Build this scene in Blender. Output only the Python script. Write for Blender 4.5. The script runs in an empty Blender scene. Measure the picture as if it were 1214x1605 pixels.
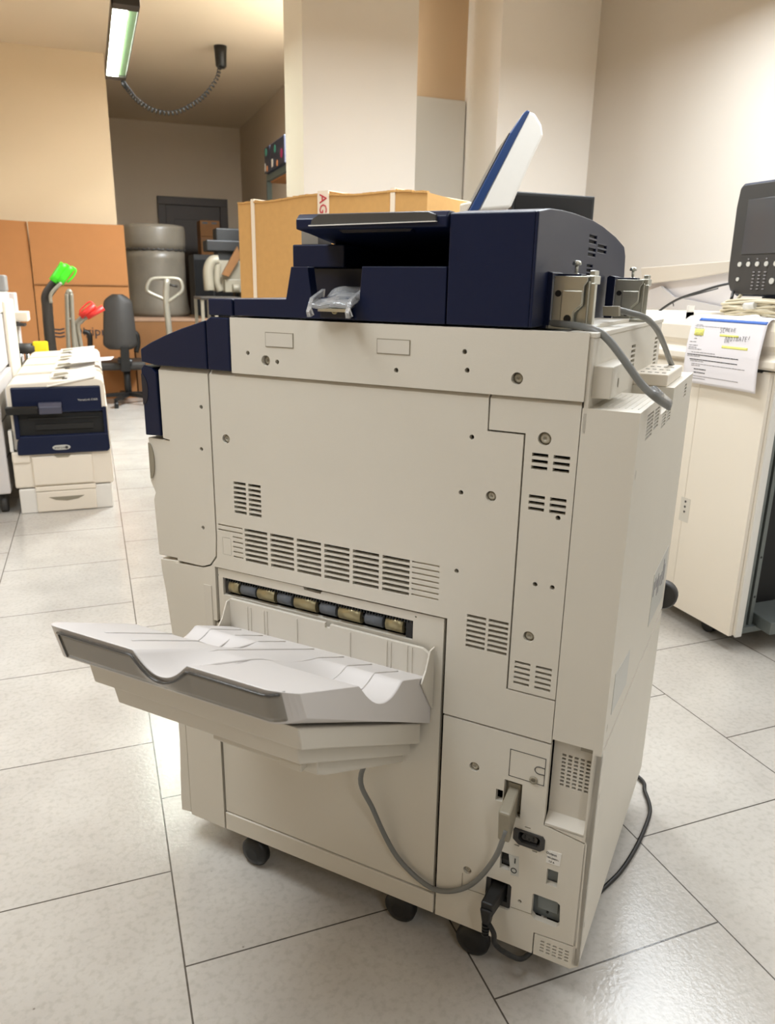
import bpy, bmesh, math, random
from mathutils import Vector, Matrix
from mathutils.geometry import delaunay_2d_cdt
random.seed(7)
SC = bpy.context.scene
COL = SC.collection
# ------------------------------------------------------------------ camera
FPX = 1190.372
CR = Vector((0.93538253, -0.35321910, 0.01719853))
CU = Vector((0.08616927, 0.27481814, 0.95762720))
CF = Vector((0.34297868, 0.89426577, -0.28749672))
CC = Vector((0, 0, 1.0785))
cam = bpy.data.cameras.new('camera')
camo = bpy.data.objects.new('camera', cam)
COL.objects.link(camo)
camo.matrix_world = Matrix(((CR.x, CU.x, -CF.x, CC.x), (CR.y, CU.y, -CF.y, CC.y), (CR.z, CU.z, -CF.z, CC.z), (0, 0, 0, 1)))
cam.sensor_fit = 'HORIZONTAL'
cam.sensor_width = 7.0
cam.lens = FPX * 7.0 / 1214
cam.clip_start = 0.05
cam.dof.use_dof = True
cam.dof.focus_distance = 1.35
cam.dof.aperture_fstop = 1.9
SC.camera = camo
# ------------------------------------------------------------------ world, exposure, lights
SC.view_settings.view_transform = 'Standard'
SC.view_settings.look = 'None'
SC.view_settings.gamma = 1
SC.view_settings.use_curve_mapping = False
SC.view_settings.exposure = 0.1
WORLD = 0.14
TUBE_POWER = 45.0
W = bpy.data.worlds.new('world'); SC.world = W
W.use_nodes = True
W.node_tree.nodes['Background'].inputs[0].default_value = (.96, 1, 1.03, 1)
W.node_tree.nodes['Background'].inputs[1].default_value = WORLD


def area(name, loc, sx, sy, power, color=(1, .95, .87), rot=(0, 0, 0)):
    l = bpy.data.lights.new(name, 'AREA'); l.shape = 'RECTANGLE'; l.size = sx; l.size_y = sy
    l.energy = power; l.color = color
    o = bpy.data.objects.new(name, l); COL.objects.link(o); o.location = loc; o.rotation_euler = rot
    return o


# unseen area lights without fixtures, added and placed for their effect on the room
UNSEEN_LIGHTS = [((1.05, 2.35), 28), ((-0.45, 1.2), 32), ((0.28, -1.6), 16), ((2.15, 2.4), 46), ((2.15, 0.5), 22), ((-1.6, 3.4), 17), ((-1.9, 5.8), 24), ((1.62, 5.75), 190)]
for (lx, ly), pw in UNSEEN_LIGHTS:
    area('unseen_light', (lx, ly, 2.34 if lx != 1.62 else 2.8), .9 if (lx, ly) == (2.15, 2.4) else .32, 1.5, pw, (.93, 1, 1.06))  # raised one behind the pillar is added only to brighten the alcove

# ------------------------------------------------------------------ picture <-> place helpers


def ray(px, py):
    return CR * ((px - 607) / FPX) - CU * ((py - 802.5) / FPX) + CF


def atY(px, py, Y):
    d = ray(px, py); return CC + d * (Y / d.y)


def atX(px, py, X):
    d = ray(px, py); return CC + d * (X / d.x)


def atZ(px, py, Z):
    d = ray(px, py); return CC + d * ((Z - CC.z) / d.z)


MO = Vector((0.6151924, 0.75054933, 0))          # rear lower corner of the main printer, on the floor
EU = Vector((0.67174914, -0.7407787, 0)); EV = Vector((0.7407787, 0.67174914, 0))
MROT = math.atan2(EU.y, EU.x)


def F(px, py, v=0.0):
    """point on the printer's side plane (depth v) -> (u, z)"""
    d = ray(px, py); p0 = MO + EV * v
    t = (p0 - CC).dot(EV) / d.dot(EV)
    q = CC + d * t - MO
    return (q.dot(EU), q.z)


def FR(px, py, u=0.0):
    """point on the printer's rear plane -> (v, z)"""
    d = ray(px, py); p0 = MO + EU * u
    t = (p0 - CC).dot(EU) / d.dot(EU)
    q = CC + d * t - MO
    return (q.dot(EV), q.z)


def FZ(px, py, z):
    q = atZ(px, py, z) - MO
    return (q.dot(EU), q.dot(EV))


# ------------------------------------------------------------------ materials
def srgb(c):
    return tuple((x / 12.92 if x <= .04045 else ((x + .055) / 1.055) ** 2.4) for x in [v / 255 for v in c])


def mat(name, rgb, rough=.5, metal=0.0, noise=0.0, nscale=30, bump=0.0, bscale=200, spec=.5, emit=None, alpha=None, trans=0):
    m = bpy.data.materials.new(name); m.use_nodes = True
    nt = m.node_tree; b = nt.nodes['Principled BSDF']
    c = srgb(rgb)
    b.inputs['Base Color'].default_value = (*c, 1)
    b.inputs['Roughness'].default_value = rough
    b.inputs['Metallic'].default_value = metal
    b.inputs['Specular IOR Level'].default_value = spec
    if trans: b.inputs['Transmission Weight'].default_value = trans
    tc = nt.nodes.new('ShaderNodeTexCoord')
    if noise:
        n = nt.nodes.new('ShaderNodeTexNoise'); n.inputs['Scale'].default_value = nscale; n.inputs['Detail'].default_value = 5
        nt.links.new(tc.outputs['Object'], n.inputs['Vector'])
        mx = nt.nodes.new('ShaderNodeMix'); mx.data_type = 'RGBA'
        mx.inputs[6].default_value = (*[x * (1 - noise) for x in c], 1)
        mx.inputs[7].default_value = (*[min(1, x * (1 + noise)) for x in c], 1)
        nt.links.new(n.outputs['Fac'], mx.inputs[0]); nt.links.new(mx.outputs[2], b.inputs['Base Color'])
    if bump:
        n2 = nt.nodes.new('ShaderNodeTexNoise'); n2.inputs['Scale'].default_value = bscale; n2.inputs['Detail'].default_value = 3
        nt.links.new(tc.outputs['Object'], n2.inputs['Vector'])
        bp = nt.nodes.new('ShaderNodeBump'); bp.inputs['Strength'].default_value = bump; bp.inputs['Distance'].default_value = .002
        nt.links.new(n2.outputs['Fac'], bp.inputs['Height']); nt.links.new(bp.outputs[0], b.inputs['Normal'])
    if emit:
        b.inputs['Emission Color'].default_value = (*srgb(emit[0]), 1); b.inputs['Emission Strength'].default_value = emit[1]
    return m


BEIGE = mat('beige_plastic', (215, 208, 194), .48, noise=.03, nscale=6, bump=.12, bscale=900)
BEIGE2 = mat('grey_beige_plastic', (212, 205, 192), .5, noise=.03, nscale=6, bump=.1, bscale=900)
WHITEB = mat('cream_plastic', (236, 226, 210), .45, noise=.02, nscale=5)
WHITE = mat('white_plastic', (232, 228, 220), .4, noise=.02)
TRAYM = mat('pale_grey_plastic', (214, 209, 206), .42, noise=.02, nscale=8)
TRAYG = mat('grey_bezel', (140, 134, 124), .22, noise=.06, nscale=4)
SMOKE = mat('smoke_plastic', (72, 70, 68), .15, noise=.3, nscale=9)
NAVY = mat('navy_plastic', (17, 26, 54), .36, noise=.04, nscale=6, bump=.08, bscale=700, spec=.28)
NAVYD = mat('deep_navy_plastic', (14, 19, 38), .35)
BLUE = mat('bright_blue_trim', (26, 56, 104), .3)
DARK = mat('dark_interior', (22, 22, 22), .7)
DGREY = mat('dark_grey_plastic', (58, 56, 54), .5, noise=.1)
BLACK = mat('black_rubber', (20, 20, 20), .45, noise=.2, nscale=20)
SCREEN = mat('dark_glass_screen', (70, 72, 76), .12)
BLKSCR = mat('black_screen', (16, 16, 17), .25)
STEEL = mat('zinc_steel', (200, 200, 190), .32, .9, noise=.12, nscale=25)
STEELD = mat('galvanised_rail', (120, 126, 124), .45, .6, noise=.1)
BRASS = mat('gold_roller', (158, 146, 112), .35, .6, noise=.1, nscale=40)
GROLL = mat('grey_roller', (92, 96, 102), .5)
CABLE = mat('grey_cable', (120, 120, 116), .4)
CABLEB = mat('beige_cable', (190, 180, 155), .5)
MOUNT = mat('blue_grey_metal', (128, 134, 134), .45, .2)
SCREW = mat('beige_screw', (176, 168, 150), .4, .1)
TAUPE = mat('taupe_plastic', (146, 138, 120), .45)
CARD = mat('corrugated_cardboard', (206, 158, 94), .85, noise=.08, nscale=40, bump=.15, bscale=120)
CARD2 = mat('brown_cardboard', (166, 112, 64), .85, noise=.05, nscale=12)
CARDD = mat('dull_cardboard', (128, 88, 50), .85, noise=.12, nscale=12)
PAPER = mat('white_paper', (235, 230, 232), .7)
INK = mat('black_ink', (40, 40, 44), .7)
GREYINK = mat('grey_print', (150, 146, 148), .7)
BLUEINK = mat('blue_print', (38, 84, 160), .6)
YELLOWINK = mat('yellow_marker', (240, 236, 130), .7)
REDINK = mat('red_ink', (190, 40, 55), .6)
TAPE = mat('white_strap', (238, 222, 200), .5)
GREEN = mat('green_grip', (70, 220, 30), .4)
RED = mat('red_grip', (222, 52, 44), .4)
YELLOW = mat('yellow_plastic', (238, 212, 20), .45)
CYAN = mat('cyan_toner', (20, 140, 190), .45)
MAGENTA = mat('magenta_toner', (170, 20, 90), .45)
ORANGE = mat('orange_peach_part', (226, 150, 96), .5)
JACKG = mat('grey_painted_steel', (150, 144, 130), .4, .3, noise=.08)
JACKD = mat('charcoal_painted_steel', (52, 47, 42), .42, .2, noise=.1)
FABRIC = mat('black_chair_plastic', (48, 45, 42), .55, noise=.1, nscale=60)
BUBBLE = mat('translucent_wrap', (112, 105, 93), .36, noise=.2, nscale=7, bump=.5, bscale=60)
FILM = mat('clear_film', (240, 240, 240), .12, trans=.75, bump=1.0, bscale=90)
SHELFM = mat('slate_blue_shelf_steel', (92, 104, 102), .45, .3)
DOORM = mat('dark_brown_door', (56, 42, 30), .5, noise=.06)
TUBE = mat('fluorescent_tube', (240, 255, 240), .5, emit=((242, 255, 240), TUBE_POWER))
DIFF = mat('green_grey_reflector', (140, 170, 130), .3, .3)
LAMPB = mat('lamp_housing', (60, 54, 48), .45)
LABELM = mat('silver_sticker', (196, 194, 186), .4)

# plaster
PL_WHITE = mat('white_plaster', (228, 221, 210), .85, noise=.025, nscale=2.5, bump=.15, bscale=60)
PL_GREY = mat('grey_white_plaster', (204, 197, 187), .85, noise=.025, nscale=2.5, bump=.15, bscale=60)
PL_PROJ = mat('brightened_plaster', (244, 238, 229), .85, noise=.025, nscale=2.5, bump=.15, bscale=60)  # same plaster as the right wall, brightened in colour for missing light
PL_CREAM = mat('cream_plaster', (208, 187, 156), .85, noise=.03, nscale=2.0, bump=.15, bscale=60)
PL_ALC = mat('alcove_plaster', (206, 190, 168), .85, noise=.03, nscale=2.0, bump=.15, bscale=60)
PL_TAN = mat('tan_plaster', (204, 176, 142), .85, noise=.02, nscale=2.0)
PL_CEIL = mat('ceiling_plaster', (228, 210, 184), .9, noise=.02, nscale=1.5)
PANEL = mat('grey_panel', (200, 194, 182), .6)


def tile_material():
    m = bpy.data.materials.new('porcelain_floor_tiles'); m.use_nodes = True
    nt = m.node_tree; N = nt.nodes; L = nt.links
    b = N['Principled BSDF']
    g = N.new('ShaderNodeNewGeometry')
    sp = N.new('ShaderNodeSeparateXYZ'); L.new(g.outputs['Position'], sp.inputs[0])
    ax = N.new('ShaderNodeMath'); ax.operation = 'SUBTRACT'; ax.inputs[1].default_value = .0525; L.new(sp.outputs['X'], ax.inputs[0])
    ay = N.new('ShaderNodeMath'); ay.operation = 'SUBTRACT'; ay.inputs[1].default_value = .8015; L.new(sp.outputs['Y'], ay.inputs[0])
    cb = N.new('ShaderNodeCombineXYZ'); L.new(ay.outputs[0], cb.inputs['X']); L.new(ax.outputs[0], cb.inputs['Y'])
    br = N.new('ShaderNodeTexBrick'); br.offset = .5; br.offset_frequency = 2; br.squash = 1.0
    br.inputs['Scale'].default_value = 1.0; br.inputs['Brick Width'].default_value = .45; br.inputs['Row Height'].default_value = .45
    br.inputs['Mortar Size'].default_value = .0016; br.inputs['Mortar Smooth'].default_value = .15; br.inputs['Bias'].default_value = 0
    br.inputs['Color1'].default_value = (.97, .97, .97, 1); br.inputs['Color2'].default_value = (1.0, 1.0, 1.0, 1); br.inputs['Mortar'].default_value = (.2, .19, .18, 1)
    L.new(cb.outputs[0], br.inputs['Vector'])
    # mottled stone
    n1 = N.new('ShaderNodeTexNoise'); n1.inputs['Scale'].default_value = 4.5; n1.inputs['Detail'].default_value = 9; n1.inputs['Roughness'].default_value = .62
    n2 = N.new('ShaderNodeTexNoise'); n2.inputs['Scale'].default_value = 85; n2.inputs['Detail'].default_value = 8
    L.new(g.outputs['Position'], n1.inputs['Vector']); L.new(g.outputs['Position'], n2.inputs['Vector'])
    r1 = N.new('ShaderNodeValToRGB'); e = r1.color_ramp.elements
    e[0].position = .30; e[0].color = (*srgb((186, 180, 172)), 1); e[1].position = .68; e[1].color = (*srgb((202, 197, 189)), 1)
    L.new(n1.outputs['Fac'], r1.inputs[0])
    r2 = N.new('ShaderNodeValToRGB'); e = r2.color_ramp.elements
    e[0].position = .34; e[0].color = (.80, .79, .77, 1); e[1].position = .52; e[1].color = (1, 1, 1, 1)
    L.new(n2.outputs['Fac'], r2.inputs[0])
    m1 = N.new('ShaderNodeMix'); m1.data_type = 'RGBA'; m1.blend_type = 'MULTIPLY'; m1.inputs[0].default_value = .55
    L.new(r1.outputs[0], m1.inputs[6]); L.new(r2.outputs[0], m1.inputs[7])
    # small dirt chips
    v = N.new('ShaderNodeTexVoronoi'); v.inputs['Scale'].default_value = 9.0; v.inputs['Randomness'].default_value = 1
    L.new(g.outputs['Position'], v.inputs['Vector'])
    r3 = N.new('ShaderNodeValToRGB'); e = r3.color_ramp.elements
    e[0].position = .010; e[0].color = (.35, .32, .3, 1); e[1].position = .022; e[1].color = (1, 1, 1, 1)
    L.new(v.outputs['Distance'], r3.inputs[0])
    m3 = N.new('ShaderNodeMix'); m3.data_type = 'RGBA'; m3.blend_type = 'MULTIPLY'; m3.inputs[0].default_value = .8
    L.new(m1.outputs[2], m3.inputs[6]); L.new(r3.outputs[0], m3.inputs[7])
    m2 = N.new('ShaderNodeMix'); m2.data_type = 'RGBA'; m2.blend_type = 'MULTIPLY'; m2.inputs[0].default_value = 1
    L.new(m3.outputs[2], m2.inputs[6]); L.new(br.outputs['Color'], m2.inputs[7])
    L.new(m2.outputs[2], b.inputs['Base Color'])
    # gloss and lumpy glaze
    b.inputs['Roughness'].default_value = .16
    n4 = N.new('ShaderNodeTexNoise'); n4.inputs['Scale'].default_value = 130; n4.inputs['Detail'].default_value = 4
    L.new(g.outputs['Position'], n4.inputs['Vector'])
    bp = N.new('ShaderNodeBump'); bp.inputs['Strength'].default_value = .7; bp.inputs['Distance'].default_value = .0005
    L.new(n4.outputs['Fac'], bp.inputs['Height'])
    bp2 = N.new('ShaderNodeBump'); bp2.inputs['Strength'].default_value = .6; bp2.inputs['Distance'].default_value = .003; bp2.invert = True
    L.new(br.outputs['Fac'], bp2.inputs['Height']); L.new(bp.outputs[0], bp2.inputs['Normal'])
    L.new(bp2.outputs[0], b.inputs['Normal'])
    return m


TILES = tile_material()

# ------------------------------------------------------------------ mesh builder


class G:
    def __init__(s):
        s.bm = bmesh.new()

    def poly(s, pts, smooth=False):
        vs = [s.bm.verts.new(p) for p in pts]
        f = s.bm.faces.new(vs); f.smooth = smooth
        return f

    def box(s, x0, x1, y0, y1, z0, z1):
        x0, x1 = min(x0, x1), max(x0, x1); y0, y1 = min(y0, y1), max(y0, y1); z0, z1 = min(z0, z1), max(z0, z1)
        return s.hexa([(x0, y0, z0), (x1, y0, z0), (x1, y1, z0), (x0, y1, z0), (x0, y0, z1), (x1, y0, z1), (x1, y1, z1), (x0, y1, z1)])

    def hexa(s, p):
        v = [s.bm.verts.new(q) for q in p]
        for a in ((3, 2, 1, 0), (4, 5, 6, 7), (0, 1, 5, 4), (1, 2, 6, 5), (2, 3, 7, 6), (3, 0, 4, 7)):
            s.bm.faces.new([v[i] for i in a])
        return s

    def prism(s, pts, fn, d0, d1, smooth=False):
        """extrude a 2-D outline; fn(a, b, d) -> 3-D"""
        A = [s.bm.verts.new(fn(a, b, d0)) for a, b in pts]; B = [s.bm.verts.new(fn(a, b, d1)) for a, b in pts]
        n = len(pts)
        s.bm.faces.new(A); s.bm.faces.new(B[::-1])
        for i in range(n):
            f = s.bm.faces.new((A[i], B[i], B[(i + 1) % n], A[(i + 1) % n])); f.smooth = smooth
        return s

    def cyl(s, p0, p1, r, n=20, r1=None):
        p0, p1 = Vector(p0), Vector(p1); r1 = r if r1 is None else r1
        d = (p1 - p0).normalized(); a = d.orthogonal().normalized(); b = d.cross(a)
        A, B = [], []
        for i in range(n):
            t = 2 * math.pi * i / n; w = a * math.cos(t) + b * math.sin(t)
            A.append(s.bm.verts.new(p0 + w * r)); B.append(s.bm.verts.new(p1 + w * r1))
        s.bm.faces.new(A[::-1]); s.bm.faces.new(B)
        for i in range(n):
            f = s.bm.faces.new((A[i], A[(i + 1) % n], B[(i + 1) % n], B[i])); f.smooth = True
        return s

    def lathe(s, prof, c, axis=(0, 0, 1), n=28):
        """profile of (radius, height) turned round an axis through c"""
        ax = Vector(axis).normalized(); a = ax.orthogonal().normalized(); b = ax.cross(a); c = Vector(c)
        rings = []
        for r, h in prof:
            rings.append([s.bm.verts.new(c + ax * h + (a * math.cos(2 * math.pi * i / n) + b * math.sin(2 * math.pi * i / n)) * max(r, 1e-5)) for i in range(n)])
        for A, B in zip(rings, rings[1:]):
            for i in range(n):
                f = s.bm.faces.new((A[i], A[(i + 1) % n], B[(i + 1) % n], B[i])); f.smooth = True
        s.bm.faces.new(rings[0][::-1]); s.bm.faces.new(rings[-1])
        return s

    def tube(s, pts, r, n=10, sub=6, flat=1.0):
        """round bar through points (Catmull-Rom when sub > 1)"""
        P = [Vector(p) for p in pts]
        if sub > 1 and len(P) > 2:
            Q = []
            E = [P[0] * 2 - P[1]] + P + [P[-1] * 2 - P[-2]]
            for i in range(1, len(E) - 2):
                for k in range(sub):
                    t = k / sub; a, b, c, d = E[i - 1:i + 3]
                    Q.append(.5 * ((2 * b) + (c - a) * t + (2 * a - 5 * b + 4 * c - d) * t * t + (3 * b - a - 3 * c + d) * t ** 3))
            Q.append(P[-1]); P = Q
        rings = []; up = None
        for i, p in enumerate(P):
            d = (P[min(i + 1, len(P) - 1)] - P[max(i - 1, 0)]).normalized()
            if up is None: up = d.orthogonal().normalized()
            up = (up - d * up.dot(d)).normalized(); w = d.cross(up)
            rr = r[i] if isinstance(r, (list, tuple)) else r
            rings.append([s.bm.verts.new(p + (up * math.cos(2 * math.pi * k / n) + w * math.sin(2 * math.pi * k / n) * flat) * rr) for k in range(n)])
        for A, B in zip(rings, rings[1:]):
            for i in range(n):
                f = s.bm.faces.new((A[i], A[(i + 1) % n], B[(i + 1) % n], B[i])); f.smooth = True
        s.bm.faces.new(rings[0][::-1]); s.bm.faces.new(rings[-1])
        return s

    def grid(s, fn, nu, nv, thick=None, smooth=True):
        """sheet fn(i/nu, j/nv); thick: a second function giving the back sheet -> closed solid"""
        V = [[s.bm.verts.new(fn(i / nu, j / nv)) for j in range(nv + 1)] for i in range(nu + 1)]
        for i in range(nu):
            for j in range(nv):
                f = s.bm.faces.new((V[i][j], V[i + 1][j], V[i + 1][j + 1], V[i][j + 1])); f.smooth = smooth
        if thick:
            K = [[s.bm.verts.new(thick(i / nu, j / nv)) for j in range(nv + 1)] for i in range(nu + 1)]
            for i in range(nu):
                for j in range(nv):
                    f = s.bm.faces.new((K[i][j + 1], K[i + 1][j + 1], K[i + 1][j], K[i][j])); f.smooth = smooth
            for i in range(nu):
                s.bm.faces.new((V[i + 1][0], V[i][0], K[i][0], K[i + 1][0])); s.bm.faces.new((V[i][nv], V[i + 1][nv], K[i + 1][nv], K[i][nv]))
            for j in range(nv):
                s.bm.faces.new((V[0][j], V[0][j + 1], K[0][j + 1], K[0][j])); s.bm.faces.new((V[nu][j + 1], V[nu][j], K[nu][j], K[nu][j + 1]))
        return s

    def plate(s, outline, holes, fn, d0, d1):
        """flat plate with real openings; fn(a, b, d) -> 3-D"""
        loops = [outline] + list(holes)
        co, ed = [], []
        for lp in loops:
            k = len(co); co += [Vector(p) for p in lp]
            ed += [(k + i, k + (i + 1) % len(lp)) for i in range(len(lp))]
        vo, eo, fo, ov, oe, of = delaunay_2d_cdt(co, ed, [], 0, 1e-7)
        idx = {}
        for i, src in enumerate(ov):
            for q in src: idx[q] = i
        A = [s.bm.verts.new(fn(p[0], p[1], d0)) for p in vo]; B = [s.bm.verts.new(fn(p[0], p[1], d1)) for p in vo]
        def inside(p, lp):
            c = False
            for i in range(len(lp)):
                (x0, y0), (x1, y1) = lp[i - 1], lp[i]
                if (y0 > p[1]) != (y1 > p[1]) and p[0] < (x1 - x0) * (p[1] - y0) / (y1 - y0) + x0: c = not c
            return c
        box = [(min(p[0] for p in h), max(p[0] for p in h), min(p[1] for p in h), max(p[1] for p in h), h) for h in holes]
        for f in fo:
            m = (sum(vo[i][0] for i in f) / len(f), sum(vo[i][1] for i in f) / len(f))
            if not inside(m, outline) or any(b[0] < m[0] < b[1] and b[2] < m[1] < b[3] and inside(m, b[4]) for b in box): continue
            s.bm.faces.new([A[i] for i in f]); s.bm.faces.new([B[i] for i in reversed(f)])
        for a, b in ed:
            a, b = idx[a], idx[b]
            if a != b:
                try: s.bm.faces.new((A[a], A[b], B[b], B[a]))
                except ValueError: pass
        return s

    def obj(s, name, m, parent=None, bevel=0, seg=2, shade=False):
        bmesh.ops.recalc_face_normals(s.bm, faces=s.bm.faces)
        me = bpy.data.meshes.new(name); s.bm.to_mesh(me); s.bm.free()
        me.materials.append(m)
        o = bpy.data.objects.new(name, me); COL.objects.link(o)
        if parent: o.parent = parent
        if bevel:
            b = o.modifiers.new('bevel', 'BEVEL'); b.width = bevel; b.segments = seg; b.limit_method = 'ANGLE'; b.angle_limit = math.radians(40)
        return o


def objs(g, name, m, parent=None, bevel=0):
    """the unconnected pieces of one builder, each linked as an object of its own"""
    bm = g.bm; bmesh.ops.recalc_face_normals(bm, faces=bm.faces); bm.verts.index_update()
    seen = set(); out = []
    for v0 in bm.verts:
        if v0.index in seen: continue
        st = [v0]; seen.add(v0.index); comp = []
        while st:
            v = st.pop(); comp.append(v)
            for e in v.link_edges:
                w = e.other_vert(v)
                if w.index not in seen: seen.add(w.index); st.append(w)
        k = {v.index: i for i, v in enumerate(comp)}
        fs = {f for v in comp for f in v.link_faces}
        h = G()
        nv = [h.bm.verts.new(v.co) for v in comp]
        for f in sorted(fs, key=lambda f: f.index):
            q = h.bm.faces.new([nv[k[v.index]] for v in f.verts]); q.smooth = f.smooth
        out.append(h.obj(name, m, parent, bevel))
    bm.free()
    return out


def uvz(a, b, d): return (a, d, b)          # outline in (u, z), depth v
def vzu(a, b, d): return (d, a, b)          # outline in (v, z), depth u
def uvh(a, b, d): return (a, b, d)          # outline in (u, v), height


def tag(o, label, cat, group=None, kind=None):
    o['label'] = label; o['category'] = cat
    if group: o['group'] = group
    if kind: o['kind'] = kind
    return o


def thing(name, label, cat, loc=(0, 0, 0), rz=0.0, group=None):
    o = bpy.data.objects.new(name, None); COL.objects.link(o)
    o.empty_display_size = .1
    o.location = loc; o.rotation_euler = (0, 0, rz)
    return tag(o, label, cat, group)


def struct(g, name, m, bevel=0):
    o = g.obj(name, m, None, bevel); o['kind'] = 'structure'; return o


def dup(root, loc, label, rz=None):
    r = root.copy(); COL.objects.link(r); r.location = loc; r['label'] = label
    if rz is not None: r.rotation_euler = (0, 0, rz)
    for ch in list(root.children):
        c = ch.copy(); COL.objects.link(c); c.parent = r
        for k in ch.children:
            d = k.copy(); COL.objects.link(d); d.parent = c
    return r


def text(name, body, m, parent, mtx, size, thick=.0006, sx=1.0, shear=0, align='CENTER', space=1.0):
    cu = bpy.data.curves.new(name, 'FONT'); cu.body = body; cu.size = size; cu.extrude = thick; cu.align_x = align; cu.align_y = 'CENTER'; cu.shear = shear
    cu.space_character = space
    cu.resolution_u = 2
    t = bpy.data.objects.new('tmp', cu); COL.objects.link(t)
    bpy.context.view_layer.update()
    dg = bpy.context.evaluated_depsgraph_get()
    me = bpy.data.meshes.new_from_object(t.evaluated_get(dg))
    bpy.data.objects.remove(t); bpy.data.curves.remove(cu)
    me.transform(mtx @ Matrix.Diagonal((sx, 1, 1, 1))); me.materials.clear(); me.materials.append(m)
    o = bpy.data.objects.new(name, me); COL.objects.link(o)
    if parent: o.parent = parent
    return o


def frame3(origin, xa, ya):
    xa = Vector(xa).normalized(); ya = Vector(ya); ya = (ya - xa * ya.dot(xa)).normalized(); za = xa.cross(ya); o = Vector(origin)
    return Matrix(((xa.x, ya.x, za.x, o.x), (xa.y, ya.y, za.y, o.y), (xa.z, ya.z, za.z, o.z), (0, 0, 0, 1)))


def rect(u0, u1, z0, z1): return [(u0, z0), (u1, z0), (u1, z1), (u0, z1)]
def disc(u, z, r, n=14): return [(u + r * math.cos(2 * math.pi * i / n), z + r * math.sin(2 * math.pi * i / n)) for i in range(n)]


def slots(u0, z1, u1, z0, cols, rows, gu=.004, fill=.6):
    """rows of ventilation slots in a rectangle"""
    H = []; w = (u1 - u0 + gu) / cols; h = (z1 - z0) / (rows - 1 + fill)
    for i in range(cols):
        for j in range(rows):
            a = u0 + i * w; t = z1 - j * h
            H.append(rect(a, a + w - gu, t - h * fill, t))
    return H


# ================================================================== THE ROOM
XW, YB, ZC = 3.0, 11.0, 3.0
g = G(); g.box(-2.6, 3.2, -4.2, 11.2, -.1, 0); struct(g, 'floor', TILES)
g = G(); g.box(-2.6, 3.2, -4.2, 11.2, ZC, ZC + .1); struct(g, 'ceiling', PL_CEIL)
g = G(); g.box(-2.6, -2.5, -4.2, 8.06, 0, ZC); struct(g, 'wall_left', PL_CREAM)
g = G(); g.box(-2.5, 3.0, -4.2, -4.1, 0, ZC); struct(g, 'wall_front', PL_WHITE)
g = G(); g.box(XW, XW + .1, -4.1, 4.42, 0, ZC); struct(g, 'wall_right', PL_GREY)
g = G(); g.box(-2.5, .307, 8.06, 8.3, 0, ZC); struct(g, 'wall_block', PL_CREAM)
g = G(); g.box(.187, .307, 8.3, YB, 0, ZC); struct(g, 'wall_alcove_left', PL_ALC)
g = G(); g.box(.187, 2.16, YB, YB + .1, 0, ZC); struct(g, 'wall_back', PL_ALC)
g = G(); g.box(2.04, 2.16, 4.99, YB, 0, ZC); struct(g, 'wall_alcove_right', PL_ALC)
g = G(); g.box(1.142, 1.79, 4.33, 4.73, 0, ZC); struct(g, 'wall_pillar', PL_WHITE)
g = G(); g.box(1.79, 2.345, 4.87, 4.99, 0, ZC); struct(g, 'wall_recess', PL_TAN)
g = G(); g.box(2.345, XW + .1, 4.42, 4.99, 0, ZC); struct(g, 'wall_projection', PL_PROJ)
g = G(); g.box(1.70, 2.335, 4.835, 4.868, .02, 2.195)
tag(g.obj('cupboard_door_panel', PANEL, None, .003), 'tall plain grey panel leaning against wall right of white pillar', 'panel')

# door in the far wall
g = G(); d0, d1 = atY(246, 308, YB - .05), atY(356, 316, YB - .05)
g.box(d0.x, d0.x + .1, YB - .06, YB, 0, 2.02); g.box(d1.x - .1, d1.x, YB - .06, YB, 0, 2.02); g.box(d0.x, d1.x, YB - .06, YB, 2.02, 2.12)
fr = g.obj('door_1', DOORM, None, .004); fr['kind'] = 'structure'
g = G(); g.box(d0.x + .1, d1.x - .1, YB - .035, YB - .002, 0, 2.02)
for zz in (.2, 1.1):
    g.box(d0.x + .2, d1.x - .2, YB - .045, YB - .034, zz, zz + .75)
g.obj('door_leaf', DOORM, fr, .004)

# ================================================================== THE MAIN PRINTER
pr = thing('multifunction_printer', 'large beige and navy multifunction printer with open exit tray, seen from its side', 'printer', MO, MROT)


def Q(*pts): return [F(x, y) for x, y in pts]


TH = .010
# inner frame behind the covers, so that vents and gaps open on a real dark inside
g = G(); g.box(-.752, -.075, .03, .575, .09, .925); g.obj('inner_frame', DARK, pr)
g = G(); g.box(-.765, -.075, .034, .575, .07, .089); g.obj('base_pan', BEIGE2, pr)
g = G(); g.box(-.768, -.06, .575, .585, .07, .93); g.obj('far_side_cover', BEIGE, pr)


def screwhole(px, py, r=.0075):
    u, z = F(px, py); return (u, z, r)


def add_screws(lst, parent):
    for u, z, r in lst:
        g = G(); g.lathe([(r * 1.15, .0), (r * 1.15, .001), (r * .78, .0015), (r * .74, .0045), (r * .52, .006), (r * .30, .006), (r * .28, .004), (.0003, .004)], (u, .0085, z), (0, -1, 0), 18)
        g.obj('screw', SCREW, parent)


pins = lambda pts, r=.0035: [disc(*F(x, y), r, 10) for x, y in pts]

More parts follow.
